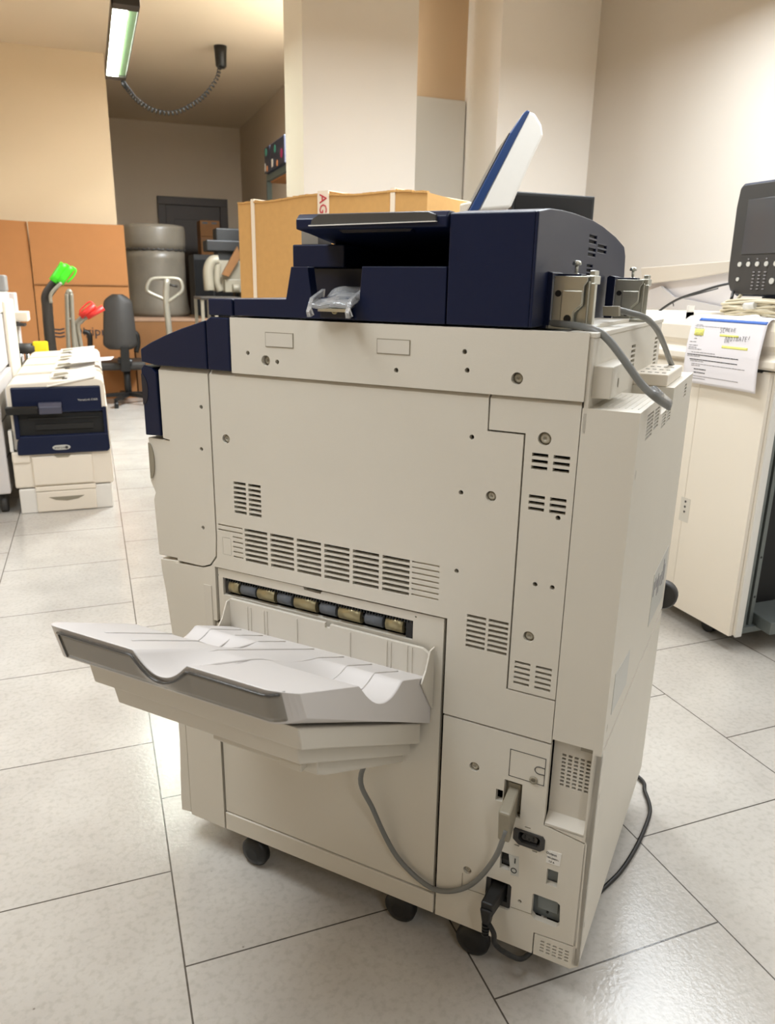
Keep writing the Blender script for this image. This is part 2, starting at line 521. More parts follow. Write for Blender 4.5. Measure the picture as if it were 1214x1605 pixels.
# upper side panel (big, with vents)
uB_r = F(768, 622)[0]
outline = [(-.6655, .936), (-.195, .936), (-.1945, .8915), (-.1440, .8915), (-.1440, .5165), (-.0718, .5165), (-.0718, .4485), (-.2405, .4485),
           (-.2405, .607), (-.674, .607), (-.674, .505), (-.682, .505), (-.682, .066), (-.764, .067), (-.764, .597), (-.700, .600), (-.682, .607), (-.668, .625), (-.6655, .66)]
H = []
H += slots(-.626, .765, -.5715, .711, 2, 7, .005)
vb = slots(-.607, .687, -.304, .6295, 6, 7, .006, .62); H += vb
H += slots(-.210, .621, -.147, .569, 2, 7, .004, .6)
sc1 = [screwhole(354, 688), screwhole(769, 778)]
H += [disc(u, z, r, 16) for u, z, r in sc1]
H += pins([(739, 685), (722, 772), (715, 895)])
# shallow grooves that carry the long vent on to both sides
hh = (.687 - .6295) / (6 + .62)
gro = []
for j in range(7):
    t = .687 - j * hh
    gro.append(rect(-.300, -.256, t - hh * .3, t))
    gro.append(rect(-.662 if j < 2 else -.632, -.6115, t - hh * .3, t))
H += gro
H.append(rect(-.654, -.6535, .634, .664)); H.append(rect(-.6365, -.636, .634, .664)); H.append(rect(-.653, -.637, .6335, .634)); H.append(rect(-.653, -.637, .664, .6645))
g = G(); g.plate(outline, H, uvz, 0, TH)
g.prism([(0, .9355), (.008, .943), (.02, .943), (.02, .9355)], vzu, -.6655, -.195)
upper = g.obj('upper_side_panel', BEIGE, pr)
g = G(); g.box(-.301, -.255, .0035, .006, .626, .69); g.box(-.664, -.6105, .0035, .006, .626, .69)
objs(g, 'groove_backing', BEIGE2, upper)
add_screws(sc1, upper)
# circuit boards glimpsed behind the long vent
g = G()
for k in range(14):
    a = -.6 + k * .021; g.box(a, a + random.uniform(.006, .016), .022, .028, .63 + random.uniform(0, .03), .66 + random.uniform(0, .025))
g.obj('circuit_board', mat('vent_innards', (70, 78, 84), .5, .2, noise=.5, nscale=50), pr)
g = G(); g.lathe([(.02, 0), (.02, .004), (.012, .004), (.012, .001)], (-.178, .026, .598), (0, -1, 0), 20); g.obj('cooling_fan', STEELD, pr)

# front side panel (left)
outline = Q((249, 578), (326, 586), (338.5, 840), (334, 862), (319, 878), (300, 880.5), (281, 876), (268.5, 690), (253, 687))
outline = [(-.7715, .936), (-.6685, .936), (-.6685, .66), (-.671, .627), (-.684, .609), (-.70, .603), (-.757, .603), (-.757, .820), (-.7715, .822)]
g = G(); g.plate(outline, pins([(315, 638), (315.5, 704), (318, 827)]), uvz, 0, TH)
g.prism([(0, .9355), (.008, .943), (.02, .943), (.02, .9355)], vzu, -.7715, -.6685)
g.obj('front_side_panel', BEIGE, pr)

# strip panel C with two vents and cut corner
outline = [(-.1925, .936), (-.0718, .936), (-.0718, .519), (-.1415, .519), (-.1415, .894), (-.1925, .894)]
H = slots(-.1310, .8695, -.0805, .8475, 2, 3, .007, .55) + slots(-.1310, .8125, -.0805, .7910, 2, 3, .007, .55) + slots(-.134, .5655, -.080, .529, 2, 5, .008, .5)
sc2 = [screwhole(853, 688, .009), screwhole(828, 998, .008)]
H += [disc(u, z, r, 16) for u, z, r in sc2] + pins([(838, 916), (865, 921), (874, 812)])
g = G(); g.plate(outline, H, uvz, 0, TH)
g.prism([(0, .9355), (.008, .943), (.02, .943), (.02, .9355)], vzu, -.1925, -.0725)
o = g.obj('rear_side_panel', BEIGE, pr)
add_screws(sc2, o)

# exit door panel: frame with the roller slot
outline = [(-.670, .6045), (-.4950, .6045), (-.493, .600), (-.462, .5985), (-.460, .6035), (-.2465, .6035), (-.2465, .106), (-.6785, .106), (-.6785, .5), (-.670, .5)]
g = G(); g.plate(outline, [rect(-.660, -.297, .557, .589)] + pins([(340, 902), (650, 968)], .0015), uvz, .003, .003 + TH)
exitp = g.obj('exit_door_panel', BEIGE, pr)
g = G(); g.box(-.70, -.683, -.0015, .0, .47, .57); g.obj('door_latch_cover', BEIGE2, pr, .001)
g = G(); g.box(-.662, -.295, .028, .03, .55, .595); g.obj('roller_well', DARK, exitp)
u0, u1 = -.655, -.302; L = u1 - u0
seq = [('gold', .02, .09), ('grey', .09, .19), ('gold', .19, .30), ('grey', .305, .395), ('gold', .40, .53), ('grey', .54, .635), ('gold', .64, .765), ('grey', .775, .875), ('gold', .88, .975)]
for kind, a, b in seq:
    g = G(); g.cyl((u0 + a * L, .014, .573), (u0 + b * L - .004, .014, .573), .0125 if kind == 'gold' else .0115, 18)
    o = g.obj('exit_roller', BRASS if kind == 'gold' else GROLL, exitp)
    o['label'] = 'brass coloured roller' if kind == 'gold' else 'grey rubber roller'
g = G(); g.cyl((u0, .014, .573), (u1, .014, .573), .004, 10)
for k in range(70):
    a = u0 + L * k / 69; g.box(a, a + .0016, .004, .02, .583, .588 + random.uniform(-.002, .002))
g.box(u0 - .002, u0 + .008, .006, .02, .560, .587); g.box(u1 - .008, u1 + .003, .006, .02, .558, .587)
g.obj('brush_strip', BLACK, exitp)
# bottom sill
g = G(); g.box(-.6785, -.2435, 0, TH, .066, .1035); g.obj('bottom_sill', BEIGE, pr, .001)

# lower rear panel with sockets
U2 = F(853, 1293)
outline = [(-.2395, .4455), (-.0718, .4455), (-.0718, .308), (-.0085, .298), (-.0065, .1115), (-.0725, .1075), (-.0725, .066), (-.2395, .066)]
hatch = [F(803, 1173), F(849, 1186), F(848, 1192), F(845, 1231), F(836, 1229), F(824, 1226), F(801, 1220)]
conR = rect(-.1365, -.1085, .306, .366)
iecR = [(-.1145, .288), (-.071, .288), (-.0675, .283), (-.0675, .266), (-.0735, .2605), (-.1075, .2605), (-.1165, .268), (-.1165, .285)]
swR = rect(-.1345, -.1185, .205, .236)
inlR = [(-.153, .180), (-.116, .180), (-.113, .177), (-.113, .134), (-.117, .130), (-.150, .130), (-.155, .134), (-.155, .178)]
mntR = [(-.078, .180), (-.041, .180), (-.036, .176), (-.034, .139), (-.039, .133), (-.073, .133), (-.079, .139), (-.079, .178)]
slR = rect(-.0605, -.0435, .206, .2345)
smalls = [rect(-.1365 - .012, -.1375, .325, .345), rect(-.1 , -.091, .2935, .2955), rect(-.114, -.106, .2555, .258), rect(-.086, -.078, .2555, .258)]
sc3 = [screwhole(743, 1202, .008), screwhole(732, 1364, .007)]
H = [conR, iecR, swR, inlR, mntR, slR] + smalls + [disc(u, z, r, 16) for u, z, r in sc3] + pins([(814, 1413)], .0033)
g = G(); g.plate(outline, H, uvz, 0, TH)
low = g.obj('lower_rear_panel', BEIGE, pr)
add_screws(sc3, low)
g = G()
for a, b in (((-.1305, .4205), (-.077, .4205)), ((-.077, .4205), (-.077, .375)), ((-.077, .375), (-.1305, .375)), ((-.1305, .375), (-.1305, .4205))):
    g.box(min(a[0], b[0]) - .0005, max(a[0], b[0]) + .0005, -.0003, .002, min(a[1], b[1]) - .0005, max(a[1], b[1]) + .0005)
g.tube([(-.0775, -.0002, .404), (-.088, -.0002, .404), (-.092, -.0002, .3985), (-.088, -.0002, .393), (-.0775, -.0002, .393)], .0007, 6, 4)
g.obj('hatch_outline', DGREY, low)
g = G(); g.lathe([(.0062, 0), (.0062, .002), (.003, .003), (.003, .001)], (-.0925, .0, .380), (0, -1, 0), 14); g.obj('hatch_screw', TAUPE, low)
# recessed serial socket
g = G(); g.box(-.137, -.108, .012, .016, .305, .367); g.prism(rect(-.132, -.113, .310, .358), uvz, .008, .013); g.obj('data_socket', TAUPE, low)
g = G(); g.plate([(p[0], p[1]) for p in iecR], [[(-.106, .284), (-.078, .284), (-.075, .280), (-.075, .272), (-.079, .2665), (-.103, .2665), (-.108, .271), (-.108, .281)]], uvz, -.002, .012)
g.prism([(-.101, .281), (-.083, .281), (-.079, .277), (-.080, .270), (-.101, .269), (-.105, .273)], uvz, .002, .012)
sock = g.obj('power_outlet', DGREY, low, .0008)
g = G()
for a, b in ((-.0985, .2755), (-.0855, .2755), (-.092, .2715)): g.box(a - .0012, a + .0012, .0012, .003, b - .003, b + .003)
objs(g, 'pin_slot', BLACK, sock)
g = G(); g.box(-.136, -.117, .012, .014, .203, .238); g.prism([(.003, .2205), (.010, .234), (.013, .234), (.013, .207), (.010, .207)], vzu, -.133, -.120); g.obj('power_switch', BLACK, low)
g = G(); g.prism([F(797, 1339), F(813, 1343), F(812, 1374), F(800, 1371)], uvz, -.0006, .001); lab = g.obj('switch_label', LABELM, low)
g = G(); uu, zz = F(807, 1349); g.box(uu - .0008, uu + .0008, -.0012, -.0004, zz - .0045, zz + .0045)
uu, zz = F(805, 1364); N = 18
for i in range(N):
    a, b = 2 * math.pi * i / N, 2 * math.pi * (i + 1) / N
    g.prism([(uu + .0036 * math.cos(a), zz + .0036 * math.sin(a)), (uu + .0036 * math.cos(b), zz + .0036 * math.sin(b)), (uu + .0048 * math.cos(b), zz + .0048 * math.sin(b)), (uu + .0048 * math.cos(a), zz + .0048 * math.sin(a))], uvz, -.0012, -.0004)
g.obj('on_off_symbols', INK, lab)
g = G(); g.plate(inlR, [rect(-.148, -.120, .140, .176)], uvz, .004, .014); g.box(-.15, -.117, .014, .018, .137, .178); g.obj('power_inlet', DGREY, low)
g = G(); g.box(-.081, -.032, .016, .019, .130, .182); g.prism([(-.074, .178), (-.045, .178), (-.0405, .173), (-.0405, .147), (-.072, .147)], uvz, .011, .017)
mp = g.obj('bracket_plate', MOUNT, low, .0008)
g = G(); g.cyl((-.057, .0155, .1405), (-.057, .0145, .1405), .002, 10); g.obj('plate_pin', BLACK, mp)
g = G(); g.box(-.062, -.042, .012, .014, .204, .236); g.obj('slot_plate', MOUNT, low)
g = G(); g.prism([F(858, 1332), F(880, 1338), F(877, 1358), F(855, 1351)], uvz, -.0007, .001); lab = g.obj('rating_sticker', WHITE, low)
sm = frame3((F(867, 1339)[0], -.0012, F(867, 1339)[1]), (1, 0, 0), (0, 0, 1))
text('sticker_print', 'Output', INK, lab, frame3((F(864, 1338)[0], -.0009, F(864, 1338)[1]), (1, 0, -.03), (0, 0, 1)), .0055, .0002)
text('sticker_print', '100-240V~', INK, lab, frame3((F(866, 1345.5)[0], -.0009, F(866, 1345.5)[1]), (1, 0, -.03), (0, 0, 1)), .0042, .0002)
text('sticker_print', '1,0 A', INK, lab, frame3((F(864, 1350.5)[0], -.0009, F(864, 1350.5)[1]), (1, 0, -.03), (0, 0, 1)), .0042, .0002)
# seams pressed into the lower panel
g = G()
a, b = F(800, 1421), F(833, 1432.5); g.prism([a, b, (b[0], b[1] - .001), (a[0], a[1] - .001)], uvz, -.0004, .001)
a, b = F(724, 1368), F(723, 1390); g.prism([a, (a[0] + .001, a[1]), (b[0] + .001, b[1]), b], uvz, -.0004, .001)
a, b = F(723, 1390), F(760, 1402.5); g.prism([a, b, (b[0], b[1] - .001), (a[0], a[1] - .001)], uvz, -.0004, .001)
objs(g, 'pressed_seam', TAUPE, low)

# recessed panel with the oblong perforations
outline = [(-.0705, .452), (-.0135, .452), (-.0135, .312), (-.0705, .312)]
g = G(); g.plate(outline, slots(-.0575, .427, -.0145 - .0015, .373, 5, 9, .0032, .58), uvz, .016, .024)
g.prism([(.0, .309), (.0, .3135), (.016, .3255), (.022, .3255), (.022, .309)], vzu, -.0705, -.013)
g.obj('recessed_vent_panel', BEIGE2, pr)
# rear base cover: corner column + foot with perforations + rear wall
outline = [(-.0125, .456), (0, .456), (0, .076), (-.012, .066), (-.0705, .066), (-.0705, .1055), (-.0045, .1095), (-.0065, .300), (-.0705, .3105), (-.0125, .3115)]
g = G(); g.plate(outline, slots(-.0605, .0975, -.0155, .0765, 5, 4, .0035, .5), uvz, 0, TH)
H = [[(v + .006 * math.cos(t) * .35, z + .006 * math.sin(t)) for t in [2 * math.pi * i / 10 for i in range(10)]] for v, z in ((.018, .372), (.018, .14))]
g.plate([(0, .076), (.575, .076), (.575, .449), (0, .449)], H, lambda a, b, d: (d, a, b), -.010, 0)
g.obj('rear_base_cover', BEIGE, pr)
g = G(); g.box(-.06, -.012, .03, .57, .08, .47); g.obj('rear_inner_frame', DARK, pr)
g = G(); g.box(-.03, -.004, .004, .57, .448, .457); g.obj('rear_gap_strip', TAUPE, pr)

# rear upper cover: two boxes with a lower saddle between
RC0, RC1 = .456, .933
g = G()
side = [(-.0706, RC0), (0, RC0), (0, RC1), (-.0706, RC1)]
g.prism(side, uvz, 0, .008)
prof = [(.008, RC0), (.575, RC0), (.575, .930), (.312, .930), (.312, .905), (.185, .905), (.185, RC1), (.008, RC1)]
H = []
for va, vbb, zt, n, p in ((.062, .115, .9215, 7, .0050), (.127, .169, .9205, 6, .0050), (.207, .248, .9035, 5, .0046), (.260, .299, .900, 4, .0046), (.456, .490, .9195, 4, .0058)):
    for j in range(n):
        t = zt - j * p
        H.append([(va, t - p * .72), (vbb, t - p * .72), (vbb, t), (va, t)])
H.append([(.016 + .002 * math.cos(t), .852 + .007 * math.sin(t)) for t in [2 * math.pi * i / 10 for i in range(10)]])
H.append([(.02 + .002 * math.cos(t), .485 + .007 * math.sin(t)) for t in [2 * math.pi * i / 10 for i in range(10)]])
g.plate(prof, H, lambda a, b, d: (d, a, b), -.0025, 0)
g.box(-.0705, -.0025, .008, .185, RC1 - .003, RC1); g.box(-.0705, -.0025, .312, .575, .927, .930); g.box(-.0705, -.0025, .312, .320, .89, .927); g.box(-.0705, -.0025, .185, .312, .902, .905)
g.box(-.0705, -.0025, .177, .185, .89, RC1 - .003); g.box(-.0705, -.0025, .008, .575, RC0, RC0 + .004)
rcov = g.obj('rear_upper_cover', BEIGE, pr)
g = G(); g.box(-.06, -.012, .012, .57, .47, .895); g.obj('rear_cover_frame', DARK, rcov)
g = G()
for k in range(7):
    a = -.055 + k * .0078
    g.hexa([(a, .03, RC1), (a + .0012, .03, RC1), (a + .0022, .16, RC1), (a + .001, .16, RC1), (a, .03, RC1 + .0006), (a + .0012, .03, RC1 + .0006), (a + .0022, .16, RC1 + .0006), (a + .001, .16, RC1 + .0006)])
for c in range(3):
    for r in range(2): g.box(-.052 + c * .012, -.046 + c * .012, .36 + r * .06, .363 + r * .06, .930, .9306)
objs(g, 'top_rib', BEIGE2, rcov)
# labels on rear cover
g = G(); g.prism([(.04, .495), (.16, .485), (.16, .545), (.04, .56)], vzu, 0, .0006); g.obj('warning_label', LABELM, rcov)
g = G(); g.prism([(.36, .50), (.54, .49), (.54, .60), (.36, .60)], vzu, 0, .0006)
g.obj('rating_label', LABELM, rcov)
g = G()
for k in range(9): g.box(0, .0011, .37 + k * .017, .37 + k * .017 + random.uniform(.004, .012), .535 + random.uniform(0, .03), .565 + random.uniform(0, .025))
g.obj('label_print', GREYINK, rcov)
# dark knob on far edge
g = G(); g.lathe([(.026, 0), (.03, .006), (.03, .02), (.022, .026)], (-.005, .585, .475), (0, 1, 0), 24); g.obj('release_knob', DGREY, pr)

# scanner section
outline = [(-.6175, .9415), (-.0695, .9415), (-.0695, 1.0255), (-.6175, 1.0255)]
sc4 = [screwhole(418, 565, .008), screwhole(811, 593, .008)]
H = pins([(390, 553), (436, 567), (622, 580), (729, 551), (733, 580)]) + [disc(u, z, r, 16) for u, z, r in sc4]
g = G(); g.plate(outline, H, uvz, -.003, .009)
scan = g.obj('scanner_side_cover', BEIGE, pr)
add_screws([(u, z, r) for u, z, r in sc4], scan)
for px0, py0, px1, py1 in ((418, 521, 461, 545), (593, 531, 643, 556)):
    a, b = F(px0, py0), F(px1, py1)
    g = G(); g.box(a[0] - .0008, b[0] + .0008, -.0036, 0, b[1] - .0008, a[1] + .0008); lc = g.obj('blank_label_recess', TAUPE, scan)
    g = G(); g.box(a[0] + .0003, b[0] - .0003, -.0041, 0, b[1] + .0003, a[1] - .0003); g.obj('blank_label', BEIGE2, lc)
g = G(); g.box(-.6165, -.0705, .012, .565, .9415, 1.018); g.obj('scanner_body', BEIGE2, pr)
# rear wall of the scanner with vents
H = [[(v0, .99 - j * .0075), (v0 + .035, .99 - j * .0075), (v0 + .035, .9945 - j * .0075), (v0, .9945 - j * .0075)] for v0 in (.27, .50) for j in range(6 if v0 < .3 else 7)]
g = G(); g.plate([(0, .9), (.565, .9), (.565, 1.0195), (0, 1.0195)], H, lambda a, b, d: (d, a, b), -.0695, -.064)
g.box(-.100, -.062, .0, .565, 1.0195, 1.0255); g.box(-.14, -.088, .10, .36, 1.0255, 1.031)
g.obj('scanner_rear_cover', BEIGE, pr, .0008)
g = G(); g.box(-.0645, -.040, .012, .13, .945, .985); bx = g.obj('cable_box', BEIGE, pr, .0015)
g = G(); g.prism([(.052 + .003 * math.cos(t), .962 + .006 * math.sin(t)) for t in [2 * math.pi * i / 12 for i in range(12)]], vzu, -.0402, -.0394); g.obj('box_slot', TAUPE, bx)
g = G(); g.box(-.066, -.012, .315, .50, .930, .949); lp = g.obj('stepped_cover', WHITEB, pr, .002)
g = G()
for c in range(4):
    for r in range(3): g.box(-.058 + c * .011, -.052 + c * .011, .34 + r * .05, .346 + r * .05, .949, .9496)
objs(g, 'cover_slot', TAUPE, lp)

# console (navy wedge at the front)
cz0 = .9435
def consol(pts, v0, v1, name, m, bev=.002):
    g = G(); g.prism(pts, uvz, v0, v1); return g.obj(name, m, pr, bev)
consol([F(*p, -.004) for p in ((219.5, 547), (234, 537.5), (258, 525.5), (283, 515), (305, 507.5))] + [(-.6655, 1.0195), (-.6655, cz0), (-.773, cz0), F(221, 567, -.004)], -.004, .56, 'control_console', NAVY)
consol([(-.6635, cz0), (-.6635, 1.0195), (-.655, 1.0245), (-.619, 1.0245), (-.619, cz0)], -.004, .56, 'console_end_block', NAVY)
consol([(-.8085, .936), (-.802, .9425), (-.785, .9385), (-.776, .930), (-.7745, .825), (-.8085, .8235)], -.002, .56, 'bypass_cover', NAVY, .0015)
g = G(); pts = [(-.8083 + .013 * max(0, math.sin(t)), .902 + .026 * -math.cos(t)) for t in [math.pi * i / 12 for i in range(13)]]
g.prism(pts, uvz, -.0028, .004); g.obj('grip_recess', NAVYD, pr)
# front doors, their wavy edge seen from the side
consol(Q((230.5, 685.5), (266.5, 691), (279, 876), (248, 869.5), (239.5, 783), (242, 772), (234.5, 754)), .002, .56, 'front_door', BEIGE, .0015)
g = G(); a = F(232, 690); pts = [(F(234, 722)[0] + .011 * math.sin(t), F(234, 722)[1] - .032 * math.cos(t)) for t in [math.pi * i / 12 for i in range(13)]]
g.prism(pts, uvz, -.0005, .004); g.obj('door_grip', TAUPE, pr)
consol([F(250, 876), F(280.5, 880), (-.767, .42), (-.767, .069), (-.7915, .0665), (-.7915, .10), (-.785, .22), (-.784, .45), (-.793, .54), (-.7985, .575)], .002, .56, 'paper_drawer_front', BEIGE, .0015)

# lid / document feeder
g = G(); g.box(-.659, -.6125, -.002, .56, 1.0275, 1.0525); g.obj('lid_front_block', NAVY, pr, .002)
outline = [(-.6105, 1.0285), (-.2625, 1.0285), (-.2625, 1.1015), (-.3885, 1.1010), (-.3925, 1.0585), (-.471, 1.0585), (-.4770, 1.1), (-.5055, 1.1), (-.5155, 1.0545), (-.6105, 1.0525)]
g = G(); g.prism(outline, uvz, 0, .018); feeder = g.obj('feeder_side_wall', NAVY, pr, .001)
g = G(); g.box(-.6105, -.2625, .018, .56, 1.0285, 1.040); g.box(-.6105, -.5155, .018, .56, 1.040, 1.0525); g.obj('feeder_base', NAVY, pr)
# rear feeder block, arched top running away from us
prof = [(0, 1.0285), (0, 1.1665), (.05, 1.1735), (.11, 1.1765), (.18, 1.178), (.285, 1.1775), (.36, 1.1735), (.47, 1.1635), (.55, 1.152), (.572, 1.135), (.580, 1.10), (.58, 1.0285)]
g = G(); g.prism(prof, vzu, -.2605, -.148, smooth=False)
H = []
def vs(px0, py0, px1, py1, n):
    a, b = FR(px0, py0, -.148), FR(px1, py1, -.148)
    va, vb_ = a[0], b[0]; h = (a[1] - b[1]) / (n - 1 + .6)
    return [[(va, a[1] - h * (j + .6)), (vb_, a[1] - h * (j + .6)), (vb_, a[1] - h * j), (va, a[1] - h * j)] for j in range(n)]
V1 = []
for j in range(2): V1.append(rect(.272, .322, 1.152 - j * .0075, 1.156 - j * .0075)); V1.append(rect(.272, .322, 1.133 - j * .0075, 1.137 - j * .0075)); V1.append(rect(.335, .40, 1.141 - j * .0075, 1.145 - j * .0075))
for j in range(8): V1.append(rect(.272, .31, 1.109 - j * .0068, 1.1125 - j * .0068))
g2 = [p for p in prof]
g.plate(g2, V1, lambda a, b, d: (d, a, b), -.148, -.144)
hump = g.obj('feeder_rear_block', NAVY, pr, .0015)
g = G(); g.box(-.1485, -.1478, .268, .41, 1.05, 1.16); g.obj('vent_backing', DARK, hump)
# inner floor parts of feeder
g = G(); g.box(-.2645, -.2605, .018, .56, 1.04, 1.16); g.obj('feeder_inner_wall', NAVYD, pr)
g = G(); g.prism([(.30, 1.04), (.30, 1.135), (.36, 1.150), (.46, 1.160), (.56, 1.135), (.575, 1.10), (.575, 1.04)], vzu, -.50, -.2625); g.obj('feed_unit', NAVY, pr, .002)
# input tray: slopes down into the feed unit
g = G(); P0 = [(-.004, 1.150), (-.004, 1.163), (.004, 1.1705), (.02, 1.1705), (.36, 1.120), (.36, 1.095), (.03, 1.146)]
g.prism(P0, vzu, -.4935, -.2625); tray_in = g.obj('input_tray', NAVY, pr, .002)
g = G(); a, b = F(484, 351), F(684, 347)
g.prism([F(487, 352, -.008), F(490, 343, -.008), F(500, 336, -.008), F(672, 331.5, -.008), F(682, 335, -.008), F(683, 346, -.008), F(560, 350, -.008)], uvz, -.010, -.002); g.obj('tray_extension', SMOKE, tray_in, .001)
g = G(); g.prism([F(484, 353, -.01), F(683, 346, -.01), F(683, 347.3, -.01), F(484, 354.6, -.01)], uvz, -.012, -.006); g.obj('tray_edge_strip', WHITE, tray_in)
g = G(); g.prism([F(500, 353), F(683, 348), F(683, 354), F(645, 356), F(640, 362), F(535, 365), F(525, 358), F(500, 357)], uvz, .004, .02); g.obj('tray_underside_rib', NAVYD, tray_in)
g = G(); g.box(-.548, -.2705, .08, .30, 1.0405, 1.100); g.obj('output_guide', NAVYD, pr, .001)  # navy darkened in colour for the deep shade inside the feeder opening
g = G(); g.box(-.552, -.46, .074, .28, 1.1005, 1.134); gb = g.obj('output_guide_block', NAVY, pr, .002)
g = G(); g.box(-.546, -.515, .09, .13, 1.1345, 1.162); g.obj('grey_window', TRAYG, gb, .001)
# paper stop still wrapped in film, poking out of the notch
g = G()
def stopfn(a, b):
    u = -.458 + .062 * a; t = b
    v = .05 - .075 * t; z = 1.074 - .024 * t + .004 * math.sin(7 * a + 3 * t) * math.sin(9 * t)
    return (u + (.006 * (1 - t)), v, z)
g.grid(stopfn, 10, 10, lambda a, b: tuple(Vector(stopfn(a, b)) - Vector((0, 0, .005))))
for uu in (-.461, -.398):
    g.prism([(-.026, 1.046), (.01, 1.060), (.012, 1.07), (-.02, 1.058), (-.03, 1.04), (-.028, 1.032), (-.018, 1.035)], vzu, uu, uu + .006)
st = g.obj('wrapped_paper_stop', FILM, pr)
g = G(); g.prism([(-.02, 1.044), (.03, 1.062), (.03, 1.058), (-.02, 1.040)], vzu, -.448, -.400); g.obj('stop_plate', STEEL, st)
g = G(); g.box(-.452, -.401, -.008, 0, 1.031, 1.048); sb = g.obj('stop_bracket', NAVYD, pr, .001)
g = G(); g.lathe([(.0048, 0), (.0048, .002), (.002, .003), (.002, .001)], (-.427, -.008, 1.041), (0, -1, 0), 14); g.obj('bracket_screw', BRASS, sb)

# lid hinges: galvanised counterbalance boxes
def hinge(v0, u0, name='lid_hinge'):
    z0, z1 = 1.0300, 1.0925; w = .048
    g = G()
    g.prism([(u0, z0), (u0 + .030, z0), (u0 + .030, z0 + .016), (u0 + .040, z0 + .026), (u0 + .040, z1 - .012), (u0 + w - .004, z1 - .006), (u0 + w - .004, z1), (u0, z1)], uvz, v0, v0 + .002)
    g.prism([(u0 + .012, z0), (u0 + .029, z0), (u0 + .029, z0 + .018), (u0 + .039, z0 + .028), (u0 + .039, z1 - .018), (u0 + .014, z1 - .018), (u0 + .012, z1 - .02)], uvz, v0 - .0025, v0 + .001)
    g.box(u0, u0 + w - .004, v0, v0 + .05, z1 - .002, z1)
    g.box(u0 + .044, u0 + .046, v0 + .004, v0 + .05, z0, z1 - .006)
    g.box(u0 + .0385, u0 + .0495, v0 + .013, v0 + .05, z1 - .010, z1 + .001); g.box(u0 + .041, u0 + .048, v0 + .02, v0 + .045, z1 + .001, z1 + .0075)
    g.prism([(u0 + .024, z0), (u0 + .052, z0), (u0 + .052, z1 - .008), (u0 + .024, z1 - .008)], uvz, v0 + .010, v0 + .013)
    g.box(u0 - .006, u0 + .054, v0 - .004, v0 + .055, 1.0255, 1.0305)
    h = g.obj(name, STEEL, pr, .0012)
    g = G(); g.cyl((u0 + .007, v0 - .0006, z1 - .022), (u0 + .007, v0 + .001, z1 - .022), .0042, 14); g.cyl((u0 + .022, v0 - .003, z0 + .009), (u0 + .022, v0 - .001, z0 + .009), .005, 14); objs(g, 'hinge_hole', BLACK, h)
    g = G(); g.cyl((u0 + .024, v0 - .0036, z1 - .024), (u0 + .024, v0, z1 - .024), .0045, 16)
    for k in range(4): g.cyl((u0 + .046, v0 + .02, z0 + .012 + .011 * k), (u0 + .050, v0 + .02, z0 + .012 + .011 * k), .0022, 10)
    objs(g, 'hinge_rivet', STEEL, h)
    g = G(); g.cyl((u0 + .021, v0 + .03, z1), (u0 + .021, v0 + .03, z1 + .016), .0022, 10); g.lathe([(.005, 0), (.006, .001), (.005, .005), (.002, .006)], (u0 + .021, v0 + .03, z1 + .014), (0, 0, 1), 14); g.lathe([(.005, 0), (.005, .003), (.003, .004)], (u0 + .021, v0 + .03, z1), (0, 0, 1), 6)
    g.obj('adjusting_screw', STEEL, h)
    g = G(); g.prism([(u0 - .014, 1.0255), (u0 - .001, 1.0255), (u0 - .001, z1 + .004), (u0 - .010, z1 + .006), (u0 - .014, z1 + .003)], uvz, v0 - .004, v0 + .05); g.box(u0 - .012, u0 + .03, v0 + .022, v0 + .05, z1, z1 + .003)
    g.obj('hinge_shroud', NAVY, h, .001)
hinge(.062, -.1365); hinge(.385, -.1205)

# exit tray ---------------------------------------------------------------
tr = None
def ztop(u, v):            # v negative outward
    t = -v
    z = .504 + .43 * t
    return z
def trough(v):
    c = (v + .165) / .062
    return -.030 * (1 - c * c) if abs(c) < 1 else 0
def tfac(u):
    k = max(0.0, min(1.0, (abs(u + .447) - .015) / .11)); return k * k * (3 - 2 * k)
UL, UR = -.632, -.262
vE = -.385
def notch(u, v):
    c = (u + .434) / .040
    a = max(0.0, min(1.0, (-.25 - v) / .09))
    return -.024 * (1 - c * c) * a if abs(c) < 1 else 0
def endv(u):               # rounded outer corners
    d = min(u - UL, UR - u); r = .030
    return vE + (max(0, r - d) ** 2) / (r * 1.0) * .9
def tp(a, b):
    u = UL + (UR - UL) * a; v = endv(u) * b
    hgt = ztop(u, v)
    tf = tfac(u)
    z = hgt + trough(v) * tf + notch(u, v)
    return (u, v, z)
def bt(a, b):
    u = UL + (UR - UL) * a; v = (endv(u) + .012) * b
    z0 = .424 + (.622 - .424) * b
    return (u, v, min(z0, tp(a, b)[2] - .004))
g = G(); g.grid(tp, 96, 72, bt, smooth=True)
tray = g.obj('exit_tray', TRAYM, pr)
# ribs on the tray floor
g = G()
def rib(u, v0, v1, h=.0014):
    pts = []
    n = 14
    for i in range(n + 1):
        v = v0 + (v1 - v0) * i / n; z = ztop(u, v) + trough(v) * tfac(u) + notch(u, v)
        pts.append((u + .04 * (v - v0), v, z + .0003))
    g.tube(pts, h, 6, 1)
for k, u in enumerate((-.60, -.555, -.51, -.455, -.40, -.35, -.305)):
    rib(u, -.03, -.14 if k not in (1, 2, 3, 4) else -.34)
objs(g, 'tray_rib', TRAYM, tray)
